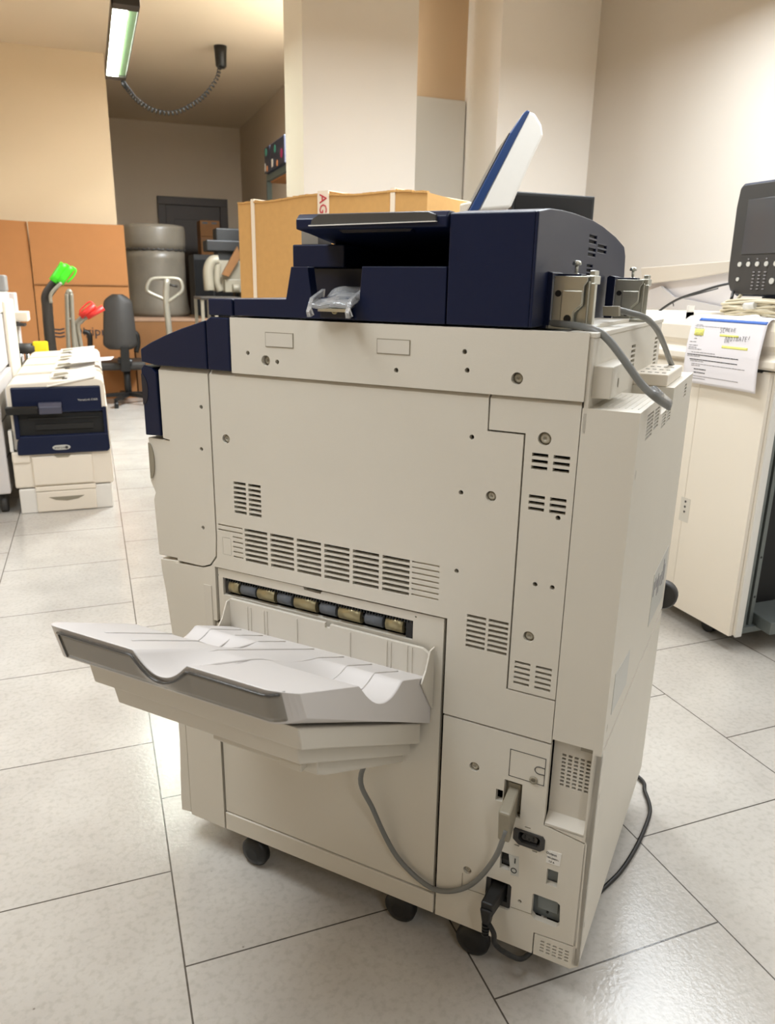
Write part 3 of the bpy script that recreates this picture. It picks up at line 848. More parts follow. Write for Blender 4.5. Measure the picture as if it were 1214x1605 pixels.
# fence at the back of the tray
g = G(); g.prism([(-.637, .50), (-.637, .5585), (-.47, .5565), (-.4465, .5565), (-.4465, .549), (-.437, .549), (-.437, .5555), (-.275, .5535), (-.262, .546), (-.259, .50)], uvz, -.010, -.004)
for u in (-.60, -.593, -.566, -.56, -.5, -.40, -.335, -.328, -.30, -.292):
    g.box(u, u + .0014, -.0115, -.009, .50, .552)
fen = g.obj('tray_fence', BEIGE2, tray)
g = G()
for u in (-.6385, -.2595):
    g.prism([(0, .45), (0, .556), (-.016, .556), (-.030, .53), (-.045, .515)], vzu, u - .0012, u + .0012)
objs(g, 'fence_cheek', BEIGE2, tray)
# bezel across the outer end
g = G()
def bz(a, b, off=0.0):
    u = -.596 + (.322) * a
    v = endv(u) - .0012 - off
    z1 = ztop(u, vE) + notch(u, vE) - .006; z0 = .626
    z = z1 + (min(z0, z1 - .002) - z1) * b
    vv = v + .010 * b
    return (u, vv, z)
g.grid(lambda a, b: bz(a, b), 60, 6, lambda a, b: tuple(Vector(bz(a, b)) + Vector((0, .008, 0))))
bez = g.obj('tray_end_bezel', TRAYG, tray)
g = G(); g.tube([(Vector(bz(a / 40, 0)) + Vector((0, -.001, 0))) for a in range(41)], .0016, 6, 1)
g.tube([bz(0, 0), bz(0, .5), bz(0, 1)], .0012, 6, 1)
g.obj('bezel_trim', SMOKE, bez)
# stepped support under the tray
def under(name, u0, u1, poly, m=BEIGE2):
    g = G(); g.prism(poly, vzu, u0, u1); return g.obj(name, m, tray, .002)
under('tray_support', -.598, -.274, [(-.008, .424), (-.345, .605), (-.338, .572), (-.30, .552), (-.008, .388)])
under('support_step', -.580, -.29, [(-.008, .39), (-.325, .566), (-.318, .536), (-.28, .515), (-.008, .362)])
under('support_tongue', -.47, -.302, [(-.008, .365), (-.262, .512), (-.262, .482), (-.24, .468), (-.008, .345)])
g = G(); g.box(-.352, -.318, -.275, -.25, .488, .500); g.obj('tongue_grip', BEIGE, tray, .002)

# casters
cas = [F(397, 1352, .04), F(625, 1440, .035), F(737, 1494, .035)]
for u, v in ((-.62, .016), (-.314, .026), (-.176, .020), (-.70, .5), (-.05, .5)):
    g = G(); g.lathe([(.012, -.004), (.024, 0), (.029, .005), (.029, .016), (.024, .019), (.008, .019)], (u, v - .012, .029), (0, 1, 0), 26)
    wh = g.obj('caster_wheel', BLACK, pr)
    g = G(); g.box(u - .016, u + .016, v + .008, v + .03, .03, .072); g.cyl((u, v + .016, .03), (u, v + .016, .08), .012, 14); g.cyl((u, v - .005, .029), (u, v + .02, .029), .006, 12)
    g.obj('caster_fork', DGREY, wh, .002)

# ---- cables on and around the main printer (things of their own)
def world(u, v, z): return MO + EU * u + EV * v + Vector((0, 0, z))
u, z = F(800, 1262, -.02)
ca = thing('data_cable', 'thick grey data cable looping from under the exit tray to a beige plug', 'cable', world(-.122, 0, .0))
def W(pts): return [world(*p) - ca.location for p in pts]
lp = [(-.30, -.035, .44)]
for px, py, v in ((566, 1212, -.04), (585, 1270, -.02), (620, 1340, -.006), (665, 1385, -.006), (700, 1397, -.006), (740, 1385, -.008), (775, 1345, -.022), (793, 1300, -.032)):
    a, b = F(px, py, v); lp.append((a, v, b))
g = G(); g.tube(W(lp), .0042, 12, 8); g.obj('cable_jacket', CABLE, ca)
pl = bpy.data.objects.new('tmp', None)
g = G()
pz = [F(793, 1232, -.012), F(806, 1237, -.012), F(806, 1290, -.03), F(788, 1285, -.03)]
A = [world(-.131, .010, .352), world(-.1145, .010, .352), world(-.1145, .010, .315), world(-.131, .010, .315)]
B = [world(-.132, -.038, .336), world(-.1125, -.038, .336), world(-.1125, -.032, .282), world(-.132, -.032, .282)]
g.hexa([Vector(p) - ca.location for p in (B[3], B[2], A[2], A[3], B[0], B[1], A[1], A[0])])
g.obj('plug', TAUPE, ca, .003)

pc = thing('power_cord', 'black power cord plugged into the printer and running under it to the right', 'cord', world(-.134, 0, 0))
def W2(pts): return [world(*p) - pc.location for p in pts]
g = G(); A = [F(773, 1462, -.03), F(775, 1478, -.028), F(790, 1492, -.02), F(815, 1503, .01)]
pts = [(-.142, -.03, .128)] + [(a, v, b) for (a, b), v in zip(A, (-.03, -.028, -.02, .01))] + [(-.085, .055, .012), (-.07, .11, .006), (-.035, .19, .006)]
for px, py in ((950, 1388), (975, 1362), (998, 1325), (1015, 1285), (1018, 1265), (1010, 1240), (998, 1216)):
    q = atZ(px, py, .006) - MO; pts.append((q.dot(EU), q.dot(EV), .006))
pts.append((pts[-1][0] - .15, pts[-1][1] + .08, .006))
g.tube(W2(pts), .0042, 10, 8); g.obj('cord_jacket', BLACK, pc)
g = G()
g.hexa([Vector(p) - pc.location for p in (world(-.151, -.034, .136), world(-.131, -.034, .136), world(-.122, .012, .146), world(-.146, .012, .146), world(-.151, -.034, .160), world(-.131, -.034, .160), world(-.122, .012, .172), world(-.146, .012, .172))])
g.hexa([Vector(p) - pc.location for p in (world(-.147, -.034, .118), world(-.136, -.034, .118), world(-.134, -.022, .118), world(-.147, -.022, .118), world(-.151, -.038, .150), world(-.131, -.038, .150), world(-.131, -.014, .150), world(-.151, -.014, .150))])
g.obj('plug', BLACK, pc, .003)
g = G()
for k in range(4): g.cyl(world(-.1415, -.029, .117 - k * .006) - pc.location, world(-.1415, -.029, .114 - k * .006) - pc.location, .0066 - .0003 * k, 12)
g.obj('strain_relief', BLACK, pc)

sc = thing('scanner_cable', 'cut grey ribbon-like cable hanging from the navy lid corner over the rear cover', 'cable', world(-.146, 0, 1.03))
pts = []
for px, py, v in ((842, 503, .07), (870, 507, .06), (905, 511, .045), (935, 519, .03), (955, 535, .028), (978, 565, .028), (1005, 602, .03), (1026, 622, .032)):
    d = ray(px, py); p0 = MO + EV * v; t = (p0 - CC).dot(EV) / d.dot(EV); pts.append(CC + d * t - sc.location)
e = FR(1048, 637, .024); pts.append(world(.024, e[0], e[1]) - sc.location)
g = G(); g.tube(pts, .0052, 12, 8, .7); g.obj('cable_jacket', CABLE, sc)
g = G(); d = (pts[-1] - pts[-2]).normalized(); g.cyl(pts[-1] - d * .045 + Vector((.004, .006, .004)), pts[-1] - d * .003 + Vector((.001, .002, .002)), .0075, 12, .0065); g.obj('foil_wrap', FILM, sc)
fc = thing('feeder_cable', 'grey cable curving from the second hinge down behind the cover', 'cable', world(-.09, .2, 1.03))
def onv(px, py, v):
    d = ray(px, py); p0 = MO + EV * v; t = (p0 - CC).dot(EV) / d.dot(EV); return CC + d * t - fc.location
pts = [onv(968, 486, .22), onv(985, 490, .23), onv(1010, 498, .26), (onv(1028, 515, .32)), onv(1040, 540, .4), onv(1050, 567, .48), onv(1060, 588, .56)]
g = G(); g.tube(pts, .0046, 12, 8); g.obj('cable_jacket', CABLE, fc)
c0 = onv(958, 488, .2)
g = G(); q = [onv(944, 480, .2), onv(969, 480, .2), onv(969, 496, .2), onv(944, 495, .2)]; dv = EV * .015
g.hexa([q[3], q[2], q[2] + dv, q[3] + dv, q[0], q[1], q[1] + dv, q[0] + dv]); g.obj('plug', TAUPE, fc, .001)
rl = thing('relay_connector', 'dark grey cable connector lying on the rear cover beside the scanner', 'connector', world(-.055, .19, .905))
g = G(); g.box(-.008, .02, -.03, .03, 0, .018); g.obj('connector_body', DGREY, rl, .002)
g = G(); g.tube([(.01, .0, .012), (.03, .02, .012), (.05, .05, .008)], .004, 8, 4); g.obj('lead', CABLEB, rl)

# ================================================================== CARTON ON THE RIGHT OF THE PRINTER
bc = Vector((1.137, 2.63, 0)); bl = Vector((-.539, .842, 0)); brr = Vector((.842, .539, 0))
bx = thing('shipping_box', 'tall closed cardboard shipping box behind the main printer with white straps', 'box', bc, math.atan2(brr.y, brr.x))
# local x along right face, local y along left face
def bz_top(x, y): return 1.385 - .05 * max(0, x) / .7 + .02 * math.sin(y * 7) * .3 - .012 * abs(math.sin(y * 5.5))
g = G()
def btop(a, b): return (.7 * a, .96 * b, 1.388 - .03 * a + .004 * math.sin(14 * b) + (.012 if .05 < b < .95 else 0) * math.sin(math.pi * b))
g.grid(btop, 10, 24, lambda a, b: (.7 * a, .96 * b, .12), smooth=False)
body = g.obj('carton_body', CARD, bx)
g = G()
for k in range(60):
    y = .96 * k / 60; z = btop(0, y / .96)[2]
    g.box(-.004 + random.uniform(-.001, .001), .012, y, y + .0155, z - .002, z + .005 + random.uniform(-.0008, .0012))
g.obj('flap_edge', CARD, bx)
def locb(p): q = p - bc; return (q.dot(brr), q.dot(bl), q.z)
def on_left(px, py):
    d = ray(px, py); t = (bc - CC).dot(brr) / d.dot(brr); return locb(CC + d * t)
for nm, x0, x1 in (('strap', 394, 399), ('strap', 612, 619)):
    a = on_left(x0, 330)[1]; b = on_left(x1, 330)[1]
    g = G(); zt = btop(0, a / .96)[2] + .010
    g.box(-.004, -.001, min(a, b), max(a, b), .12, zt); g.box(-.004, .7, min(a, b), max(a, b), zt, zt + .003); g.obj(nm, TAPE, bx)
a, b = on_left(499, 320)[1], on_left(516, 320)[1]
g = G(); zt = btop(0, a / .96)[2] + .011; g.box(-.006, -.0012, min(a, b), max(a, b), .6, zt); g.box(-.006, .3, min(a, b), max(a, b), zt, zt + .003); tp_ = g.obj('printed_tape', TAPE, bx); tp_['label'] = 'white packing tape with red lettering'
ym = (a + b) / 2
text('tape_lettering', 'AG', REDINK, tp_, frame3((-.0072, ym + .0, zt - .045), (0, 0, -1), (0, -1, 0)), .052, .0006)
g = G(); g.box(.02, .68, .03, .93, 0, .12); g.obj('wooden_skid', CARDD, bx)

# ================================================================== HIDDEN MACHINE WITH TILTED PANEL AND MONITOR
hm = thing('office_copier', 'beige copier behind the main printer with raised tilted touch panel', 'copier', (1.24, 2.36, 0))
g = G(); g.box(-.26, .27, -.24, .25, .08, 1.06); g.box(-.24, .25, -.22, .23, .02, .08); g.obj('copier_body', BEIGE, hm, .008)
g = G(); g.box(-.265, .275, -.245, .255, 1.06, 1.10); g.obj('copier_top', NAVY, hm, .006)
yy = 2.13
def hp(px, py): p = atY(px, py, yy); return (p.x - 1.24, p.z)
xzy = lambda a, b, d: (a + .40 * (d - (2.13 - 2.36)), d, b)
g = G(); g.prism([hp(750, 330), hp(800, 326), hp(833, 250), hp(851, 212), hp(849, 196), hp(838, 177), hp(828, 174)], xzy, yy - 2.36, yy - 2.36 + .30); ui = g.obj('touch_panel', WHITE, hm, .008, 3)
g = G(); g.prism([hp(733, 334), hp(750, 330), hp(831, 174), hp(826, 172), hp(820, 177), hp(800, 208)], xzy, yy - 2.36 - .002, yy - 2.36 + .302); g.obj('panel_bezel', BLUE, ui, .004)
g = G()
a, b = Vector((hp(736, 326)[0], 0, hp(736, 326)[1])), Vector((hp(802, 200)[0], 0, hp(802, 200)[1]))
g.prism([hp(733, 330), hp(734.5, 331), hp(801, 207), hp(799, 206)], xzy, yy - 2.36 + .02, yy - 2.36 + .28); g.obj('panel_screen', SCREEN, ui)
g = G(); q = hp(780, 322); g.box(q[0] - .03, q[0] + .03, yy - 2.36 + .1, yy - 2.36 + .2, 1.09, q[1] + .02); g.obj('panel_arm', BEIGE2, hm, .006)
m0, m1 = atY(803, 300, 2.5), atY(933, 303, 2.5)
mo_ = thing('computer_monitor', 'black computer monitor standing behind the printer lid', 'monitor', ((m0.x + m1.x) / 2 - .07, 2.5, 1.1015))
dx = .07; hw = (m1.x - m0.x) / 2; zt = m0.z - 1.10
g = G(); g.box(dx - hw, dx + hw, 0, .03, zt - .25, zt); mb = g.obj('monitor_case', BLACK, mo_, .004)
g = G(); g.box(dx - hw + .012, dx + hw - .012, -.002, .0, zt - .235, zt - .012); g.obj('monitor_screen', BLKSCR, mb)
g = G(); g.box(-.06, .06, -.05, .09, 0, .012); g.box(-.03, .03, .02, .04, .012, zt - .10); g.obj('monitor_stand', BLACK, mo_, .003)

# ================================================================== RIGHT-HAND PRODUCTION PRINTER
X0 = 1.755
rm = thing('production_printer', 'tall cream production printer at right with open dark front and draped sheet', 'printer', (X0, 1.62, 0))
g = G()
g.box(.012, .78, .20, 1.2, .06, .90); g.obj('cabinet_core', WHITEB, rm)
g = G(); g.prism([(.26, .055), (.26, .855), (.024, .855), (.0, .855), (.0, .055)][::-1], lambda a, b, d: (d, a, b), -.0, .012)
g.obj('side_panel', WHITEB, rm)
g = G(); g.box(.0, .012, .262, .318, .055, .855); g.obj('side_panel_strip', WHITEB, rm, .002)
g = G(); g.box(.0, .012, .322, .80, .055, .855); g.obj('rear_side_panel', WHITEB, rm, .002)
g = G(); g.prism([(.0, .055), (.012, .055), (.06, .055), (.06, .0), (.04, -.02)], lambda a, b, d: (a, b, d), .055, .86) if False else g.hexa([(0, .03, .055), (.05, .03, .055), (.05, -.004, .055), (.018, -.004, .055), (0, .03, .86), (.05, .03, .86), (.05, -.004, .86), (.018, -.004, .86)])
g.obj('corner_post', WHITEB, rm, .003)
g = G(); g.hexa([(.02, -.008, .05), (.045, -.008, .05), (.045, .0, .05), (.02, .0, .05), (.02, -.008, .865), (.045, -.008, .865), (.045, 0, .865), (.02, 0, .865)]); g.obj('corner_bead', WHITE, rm, .002)
# rolled top band and ledge
g = G(); g.prism([(.0, .865), (-.012, .872), (-.012, .89), (.012, .905), (.012, .915), (.0, .93), (-.002, .97), (.006, .992), (.02, 1.0), (.78, 1.0), (.78, .865)], lambda a, b, d: (a, d, b), -.02, .85)
g.obj('top_cover', WHITEB, rm, .002)
g = G(); g.box(.005, .03, .36, .366, .99, 1.03); g.box(.005, .2, .36, .366, .99, 1.01); g.obj('top_rim_post', WHITE, rm)
# open front
g = G(); g.box(.05, .78, .02, .20, .06, .09); g.box(.05, .068, .004, .02, .07, .86); g.box(.085, .10, .01, .03, .07, .86); g.box(.07, .085, .03, .05, .07, .86)
g.box(.05, .78, .0, .02, .055, .075); rails = g.obj('inner_rail', STEELD, rm, .001)
g = G(); g.box(.06, .78, .10, .20, .09, .86); g.obj('dark_inside', DARK, rm)
g = G(); g.hexa([(.10, -.06, .07), (.30, -.06, .07), (.30, .08, .07), (.12, .08, .07), (.10, -.06, .11), (.30, -.06, .11), (.30, .08, .11), (.12, .08, .11)]); g.obj('drawer_runner', STEELD, rm, .002)
g = G()
for z in (.62, .30, .17): g.cyl((.092, .0095, z), (.092, .011, z), .004, 10)
objs(g, 'rail_hole', BLACK, rails)
a, b = atX(1068, 778, X0), atX(1077, 820, X0)
g = G(); g.box(-.0008, .001, b.y - 1.62, a.y - 1.62, b.z, a.z); ll = g.obj('symbol_label', BEIGE2, rm)
g = G()
for k in range(3): z = a.z - .012 - k * .017; g.cyl((-.0014, (a.y + b.y) / 2 - 1.62, z), (-.0006, (a.y + b.y) / 2 - 1.62, z), .004, 10)
objs(g, 'label_dot', DGREY, ll)
g = G()
for yv in (.14, .9):
    g = G(); g.cyl((.05, yv, .025), (.08, yv, .025), .025, 18); g.box(.055, .075, yv - .01, yv + .01, .025, .06)
    g.obj('caster', BLACK, rm)
# paper hung over its edge
sh = thing('notice_sheet', 'white printed sheet with handwritten note draped over the cream printer edge', 'paper', (X0, 1.78, 1.0))
yA, yB = atX(1087, 510, X0 - .01).y - 1.78, atX(1203, 510, X0 - .01).y - 1.78
def shp(a, b, off=0):
    # a: 0 left(far y) .. 1 right(near y); b: 0 top .. 1 bottom
    y = yA + (yB - yA) * a
    prof = [(.05, .0045), (.02, .0045), (-.0, .001), (-.010, -.012), (-.016, -.05), (-.022, -.10), (-.022, -.15), (-.018, -.20)]
    t = b * (len(prof) - 1); i = min(int(t), len(prof) - 2); f = t - i
    x = prof[i][0] * (1 - f) + prof[i + 1][0] * f; z = prof[i][1] * (1 - f) + prof[i + 1][1] * f
    curl = -.03 * max(0, a - .75) ** 2 * 4 * b - .014 * max(0, .2 - a) * 2
    return Vector((x + curl - off - .002, y - .008 * b * a, z))
g = G(); g.grid(lambda a, b: shp(a, b), 24, 40, lambda a, b: shp(a, b) + Vector((.0007, 0, 0 if b > .3 else -.0007)))
sheet = g.obj('sheet', PAPER, sh)
def strip(gg, a0, a1, b0, b1, off=.0008):
    gg.grid(lambda s, t: shp(a0 + (a1 - a0) * s, b0 + (b1 - b0) * t, off) + Vector((0, 0, off if b0 < .35 else 0)), max(2, int((a1 - a0) * 24)), 3, lambda s, t: shp(a0 + (a1 - a0) * s, b0 + (b1 - b0) * t, 0))
g = G(); strip(g, .09, .99, .345, .43); g.obj('blue_heading', BLUEINK, sheet)
g = G(); strip(g, .33, .70, .375, .395, .0012); g.obj('heading_print', PAPER, sheet)
def bb(k): return .42 + .58 * k
g = G(); strip(g, .07, .19, bb(.17), bb(.29)); strip(g, .42, .67, bb(.24), bb(.275)); strip(g, .48, .82, bb(.40), bb(.435)); objs(g, 'highlighter_mark', YELLOWINK, sheet)
g = G()
for (a0, a1, k) in ((.07, .16, .09), (.06, .5, .115), (.06, .17, .155), (.1, .15, .20), (.09, .17, .245), (.09, .17, .29), (.08, .12, .33), (.03, .11, .38), (.03, .14, .43), (.03, .13, .46), (.03, .2, .485), (.08, .4, .53), (.03, .2, .59), (.08, .25, .66), (.1, .82, .70), (.1, .22, .725)):
    x = a0
    while x < a1:
        w = min(random.uniform(.02, .05), a1 - x + .005); strip(g, x, x + w, bb(k), bb(k + .009)); x += w + .008
g.obj('printed_lines', GREYINK, sheet)
g = G()
for (a0, a1, k) in ((.06, .75, .88), (.04, .3, .915)): strip(g, a0, a1, bb(k), bb(k + .008))
g.obj('footer_print', GREYINK, sheet)
g = G()
for (a0, a1, k) in ((.03, .72, .565), (.07, .72, .635), (.14, .3, .775), (.14, .29, .825)):
    x = a0
    while x < a1:
        w = min(random.uniform(.02, .05), a1 - x + .005); strip(g, x, x + w, bb(k), bb(k + .012)); x += w + .006
g.obj('bold_lines', INK, sheet)
# handwriting in pen strokes
def pen(gg, strokes, a, k, w, h):
    for s in strokes:
        pts = [shp(a + x * w, bb(k + (1 - y) * h), .0014) for x, y in s]; gg.tube(pts, .0005, 5, 1)
LET = {'S': [[(.9, .95), (.5, 1), (.1, .75), (.5, .5), (.8, .25), (.4, 0), (0, .1)]], 'C': [[(.9, .9), (.4, 1), (.1, .5), (.4, 0), (.9, .1)]], 'H': [[(.1, 0), (.2, 1)], [(.8, 0), (.9, 1)], [(.1, .5), (.9, .55)]],
       'E': [[(.8, 1), (.2, 1), (.1, 0), (.8, 0)], [(.1, .5), (.7, .5)]], 'D': [[(.1, 0), (.2, 1), (.8, .7), (.7, .2), (.1, 0)]], 'O': [[(.5, 1), (.1, .6), (.3, 0), (.8, .3), (.8, .8), (.5, 1)]],
       'R': [[(.1, 0), (.2, 1), (.8, .85), (.7, .55), (.2, .5), (.9, 0)]], 'I': [[(.4, 0), (.55, 1)]], 'N': [[(.1, 0), (.2, 1), (.7, 0), (.9, 1)]], 'A': [[(0, 0), (.5, 1), (.9, 0)], [(.2, .4), (.8, .4)]],
       'T': [[(.4, 0), (.5, 1)], [(.1, 1), (.95, 1)]], '!': [[(.3, .3), (.6, 1.2)], [(.2, 0), (.25, .06)]]}
g = G()
for i, ch in enumerate('SCHEDE'): pen(g, LET[ch], .41 + i * .036, .125 - i * .002, .03, .085 if i < 2 else .062)
for i, ch in enumerate('ORDINATE!'): pen(g, LET[ch], .50 + i * .037, .275 - i * .004, .03, .085 if i < 2 else .065)
g.obj('handwriting', INK, sheet)

# console on the right printer
co = thing('control_panel', 'dark grey touchscreen console with keypad and blue rim on the cream printer', 'control panel', (1.93, 1.83, 1.002))
XC = 1.95
def cp(px, py): p = atX(px, py, XC); return (p.y - 1.83, p.z - 1.0)
pl_ = [cp(1162, 320), cp(1165, 300), cp(1170, 297), cp(1214, 284)]
yl, yr_ = .19, -.17
zt0, zt1 = cp(1168, 298)[1], cp(1214, 284)[1]
out = [(yl - .004, .36), (yl, .36 - .02), (yl - .002, .115), (yl - .012, .08), (yl - .035, .062), (-.12, .06), (yr_, .09), (yr_, .40), (yl - .02, .385)]
out = [(.19, .33), (.184, .385), (.17, .395), (-.17, .395), (-.19, .38), (-.19, .09), (-.17, .06), (.14, .058), (.17, .075), (.184, .10), (.188, .15)]
yz = lambda a, b, d: (d, a, b)
g = G(); g.prism(out, yz, .005, .045); base = g.obj('console_case', NAVY, co, .006)
g = G(); g.prism([(a * .965, .226 + (b - .226) * .965) for a, b in out], yz, .0, .006); face = g.obj('console_face', DGREY, co, .002)
g = G(); g.box(-.003, 0, -.16, .135, .185, .345); g.obj('console_screen', SCREEN, face, .001)
g = G()
for k in range(6): g.cyl((-.004, .135 - k * .035, .155), (0, .135 - k * .035, .155), .0075, 12)
g.cyl((-.004, .135, .11), (0, .135, .11), .006, 12); g.cyl((-.004, .0, .105), (0, .0, .105), .009, 12)
objs(g, 'round_key', LABELM, face)
g = G()
for r in range(6):
    for c in range(3): g.box(-.003, 0, .07 - c * .022, .078 - c * .022, .08 + r * .01, .083 + r * .01)
for k in range(3): g.box(-.003, 0, .10 - k * .035, .104 - k * .035, .168, .172)
g.obj('keypad_print', GREYINK, face)
g = G(); g.box(.02, .05, -.05, .05, -.0, .07); g.obj('console_foot', NAVY, co, .003)
# upturned cover lying on top
li = thing('upturned_cover', 'upturned pale plastic cover lying on top of the cream printer', 'cover', (2.12, 2.42, 1.0))
def on(px, py): p = atX(px, py, 2.12); return (p.y - 2.42, p.z - 1.0)
a, b = on(1007, 416), on(1158, 406); c, d = on(1155, 480), on(1012, 492)
g = G(); g.prism([on(1005, 420), on(1158, 408), on(1156, 424), on(1085, 436), on(1008, 446)], yz, -.004, .012); lr = g.obj('cover_rim', mat('cover_rim_plastic', (178, 170, 158), .5), li, .002)
g = G(); g.prism([on(1008, 440), on(1156, 422), (b[0], 0.005), (a[0], .005)], yz, .02, .028); g.obj('cover_inside', mat('cover_inside_plastic', (188, 184, 184), .5), li)
g = G(); g.prism([(a[0], .004), (a[0], .06), (a[0] - .12, .09), (a[0] - .2, .05), (b[0] + .05, .02), (b[0], .004)], yz, .002, .010); g.obj('cover_curve', mat('cover_curve_plastic', (168, 164, 162), .5), li)
cl = thing('coiled_cables', 'heap of coiled beige cables on the cream printer below the console', 'cables', (1.86, 1.83, 1.002))
g = G()
for k in range(9):
    r = .055 + .012 * random.random(); pts = []
    for i in range(15):
        t = 2 * math.pi * i / 14; pts.append((.03 + r * .45 * math.cos(t) + random.uniform(-.004, .004), .01 + r * 2.0 * math.sin(t) + random.uniform(-.008, .008), .008 + .0065 * k * .7 + .006 * math.sin(2 * t + k)))
    g.tube(pts, .0042, 7, 3)
g.tube([(.04, .10, .02), (.06, .13, .03), (.08, .11, .08), (.09, .08, .14), (.1, .06, .18)], .005, 8, 6)
g.obj('cable_coil', CABLEB, cl)
g = G(); g.cyl((.0, .02, .03), (.0, -.02, .035), .012, 10); g.obj('ferrite_plug', LABELM, cl)
bk = thing('black_cable', 'black cable crossing in front of the upturned cover', 'cable', (1.9, 2.3, 1.0))
def ox(px, py, X): return atX(px, py, X) - bk.location
g = G(); g.tube([ox(1020, 505, 1.97), ox(1030, 490, 1.98), ox(1060, 470, 2.0), ox(1100, 456, 2.02), ox(1130, 447, 2.04), ox(1162, 441, 2.07)], .0045, 8, 6); g.tube([ox(1055, 480, 2.0), ox(1058, 471, 2.0), ox(1100, 459, 2.02), ox(1125, 452, 2.03)], .002, 6, 4); g.tube([ox(1146, 468, 1.9), ox(1150, 455, 1.94), ox(1162, 449, 2.0)], .005, 8, 4); g.obj('cable_jacket', BLACK, bk)

# ================================================================== ROW OF FOUR SMALL PRINTERS
def desk_printer():
    r = thing('desktop_printer', 'x', 'printer', (0, 0, 0), 0, 'row of small white and navy printers')
    w0, w1, D = -.218, .218, .40          # x range, depth
    g = G()
    g.box(-.205, .205, .03, D, .30, .50); g.box(w0, w1, .008, D, .125, .30)
    g.box(w0, -.14, 0.0, .06, .245, .30)
    body = g.obj('printer_body', WHITEB, r, .008)
    g = G(); g.box(w0 + .012, w1 - .012, .006, D, .0, .12); g.obj('lower_cassette', WHITE, r, .006)
    g = G(); g.box(-.135, .13, -.003, .01, .135, .275); fd = g.obj('front_door', WHITEB, r, .006)
    g = G(); g.box(-.135, .135, -.002, .01, .105, .128); g.box(-.132, .132, -.002, .012, .004, .102); cs = g.obj('paper_cassette', WHITEB, r, .004)
    g = G(); g.prism([(-.08, .075), (.08, .075), (.05, .06), (0, .053), (-.05, .06)], lambda a, b, d: (a, d, b), -.0032, .004); g.obj('cassette_grip', TAUPE, cs)
    g = G(); g.prism([(-.035, .276), (.035, .276), (.025, .266), (-.025, .266)], lambda a, b, d: (a, d, b), -.0042, .004); g.obj('door_grip', TAUPE, fd)
    g = G(); g.prism([(-.19, .285), (.205, .285), (.215, .30), (.212, .375), (-.17, .375), (-.185, .35), (-.19, .32)], lambda a, b, d: (a, d, b), -.012, .03); nb = g.obj('navy_front_band', NAVY, r, .008, 3)
    g = G(); g.prism([(x * .034, .316 + z * .0115) for x, z in [(math.cos(t) + (.6 if math.cos(t) > 0 else -.6), math.sin(t)) for t in [2 * math.pi * i / 20 for i in range(20)]]], lambda a, b, d: (a * .72, d, b), -.0155, -.011); bd = g.obj('badge', LABELM, nb, .001)
    text('badge_lettering', 'xerox', DGREY, bd, frame3((-.008, -.0158, .3165), (1, 0, 0), (0, 0, 1)), .019, .0004)
    g = G(); g.lathe([(.0075, 0), (.006, .002), (.002, .003)], (.0225, -.0154, .316), (0, -1, 0), 14); g.obj('badge_ball', DGREY, bd)
    g = G(); g.box(-.185, .205, .012, .03, .375, .475); g.obj('output_opening', DARK, r)
    g = G(); g.box(-.19, -.17, -.004, .03, .36, .48); g.box(.195, .212, -.006, .03, .36, .50); objs(g, 'opening_side', NAVY, r, .004)
    g = G(); g.box(-.13, .18, .004, .016, .448, .455); g.box(-.1, .15, .002, .016, .40, .425); g.obj('output_guide', BLACK, r)
    # scanner head
    g = G(); g.prism([(-.20, .50), (.20, .485), (.20, .535), (-.20, .55)], lambda a, b, d: (a, d, b), 0, .01) if False else g.box(-.19, .195, -.006, .05, .478, .60)
    hd = g.obj('navy_head_front', NAVY, r, .008)
    text('head_lettering', 'VersaLink C405', LABELM, hd, frame3((.135, -.0066, .535), (1, 0, 0), (0, 0, 1)), .0135, .0003)
    g = G(); g.prism([(-.207, .49), (-.207, .595), (-.200, .608), (-.18, .615), (.18, .632), (.20, .626), (.212, .608), (.212, .49)], lambda a, b, d: (a, d, b), .0, .335); g.obj('scanner_head', WHITEB, r, .006)
    g = G(); g.box(.03, .195, .05, D - .06, .622, .626); g.obj('feed_recess', DGREY, r)
    g = G(); g.hexa([(-.035, -.016, .598), (.175, -.004, .636), (.185, .25, .652), (-.02, .25, .632), (-.035, -.016, .604), (.175, -.004, .642), (.185, .25, .658), (-.02, .25, .638)]); it = g.obj('feed_tray', WHITE, r, .002)
    g = G(); g.prism([(-.006, .06), (.06, .10), (.052, .15), (-.006, .15)], lambda a, b, d: (a, b, .636 + .09 * a + .03 * b + d), .0, .003); g.obj('paper_guide', TAUPE, it)
    g = G(); g.prism([(-.03, .478), (-.01, .478), (-.01, .492), (-.004, .504), (-.045, .52), (-.06, .512)], vzu, -.215, -.08); g.obj('touch_screen', BLKSCR, r, .003)
    g = G(); g.prism([(-.04, .478), (-.005, .478), (-.005, .53), (-.03, .53), (-.045, .51)], vzu, -.078, .02); g.obj('head_lever', mat('slate_lever', (72, 72, 88), .35), r, .004)
    g = G(); g.box(.205, .218, .02, D, .30, .50); g.obj('side_cover', WHITEB, r, .004)
    g = G(); g.box(-.222, -.206, .01, .06, .30, .40); g.obj('side_latch', WHITE, r, .003)
    return r
dp = desk_printer()
dp.location = (-.182, 3.835, 0)
dp['label'] = 'white and navy desktop printer nearest us, its whole front visible'
rows = [(-.180, 4.29, 'second desktop printer from the front of the row, its paper tray jutting furthest right'), (-.180, 4.74, 'third desktop printer from the front of the row, only its cream top showing'), (-.180, 5.19, 'rearmost desktop printer of the row, below the grey pallet truck levers')]
for k, (x, y, l) in enumerate(rows):
    q = dup(dp, (x, y, 0), l)
g = G(); g.hexa([(0, 0, .0), (.2, .02, .012), (.22, .18, .014), (-.02, .17, .002), (0, 0, .002), (.2, .02, .014), (.22, .18, .016), (-.02, .17, .004)])
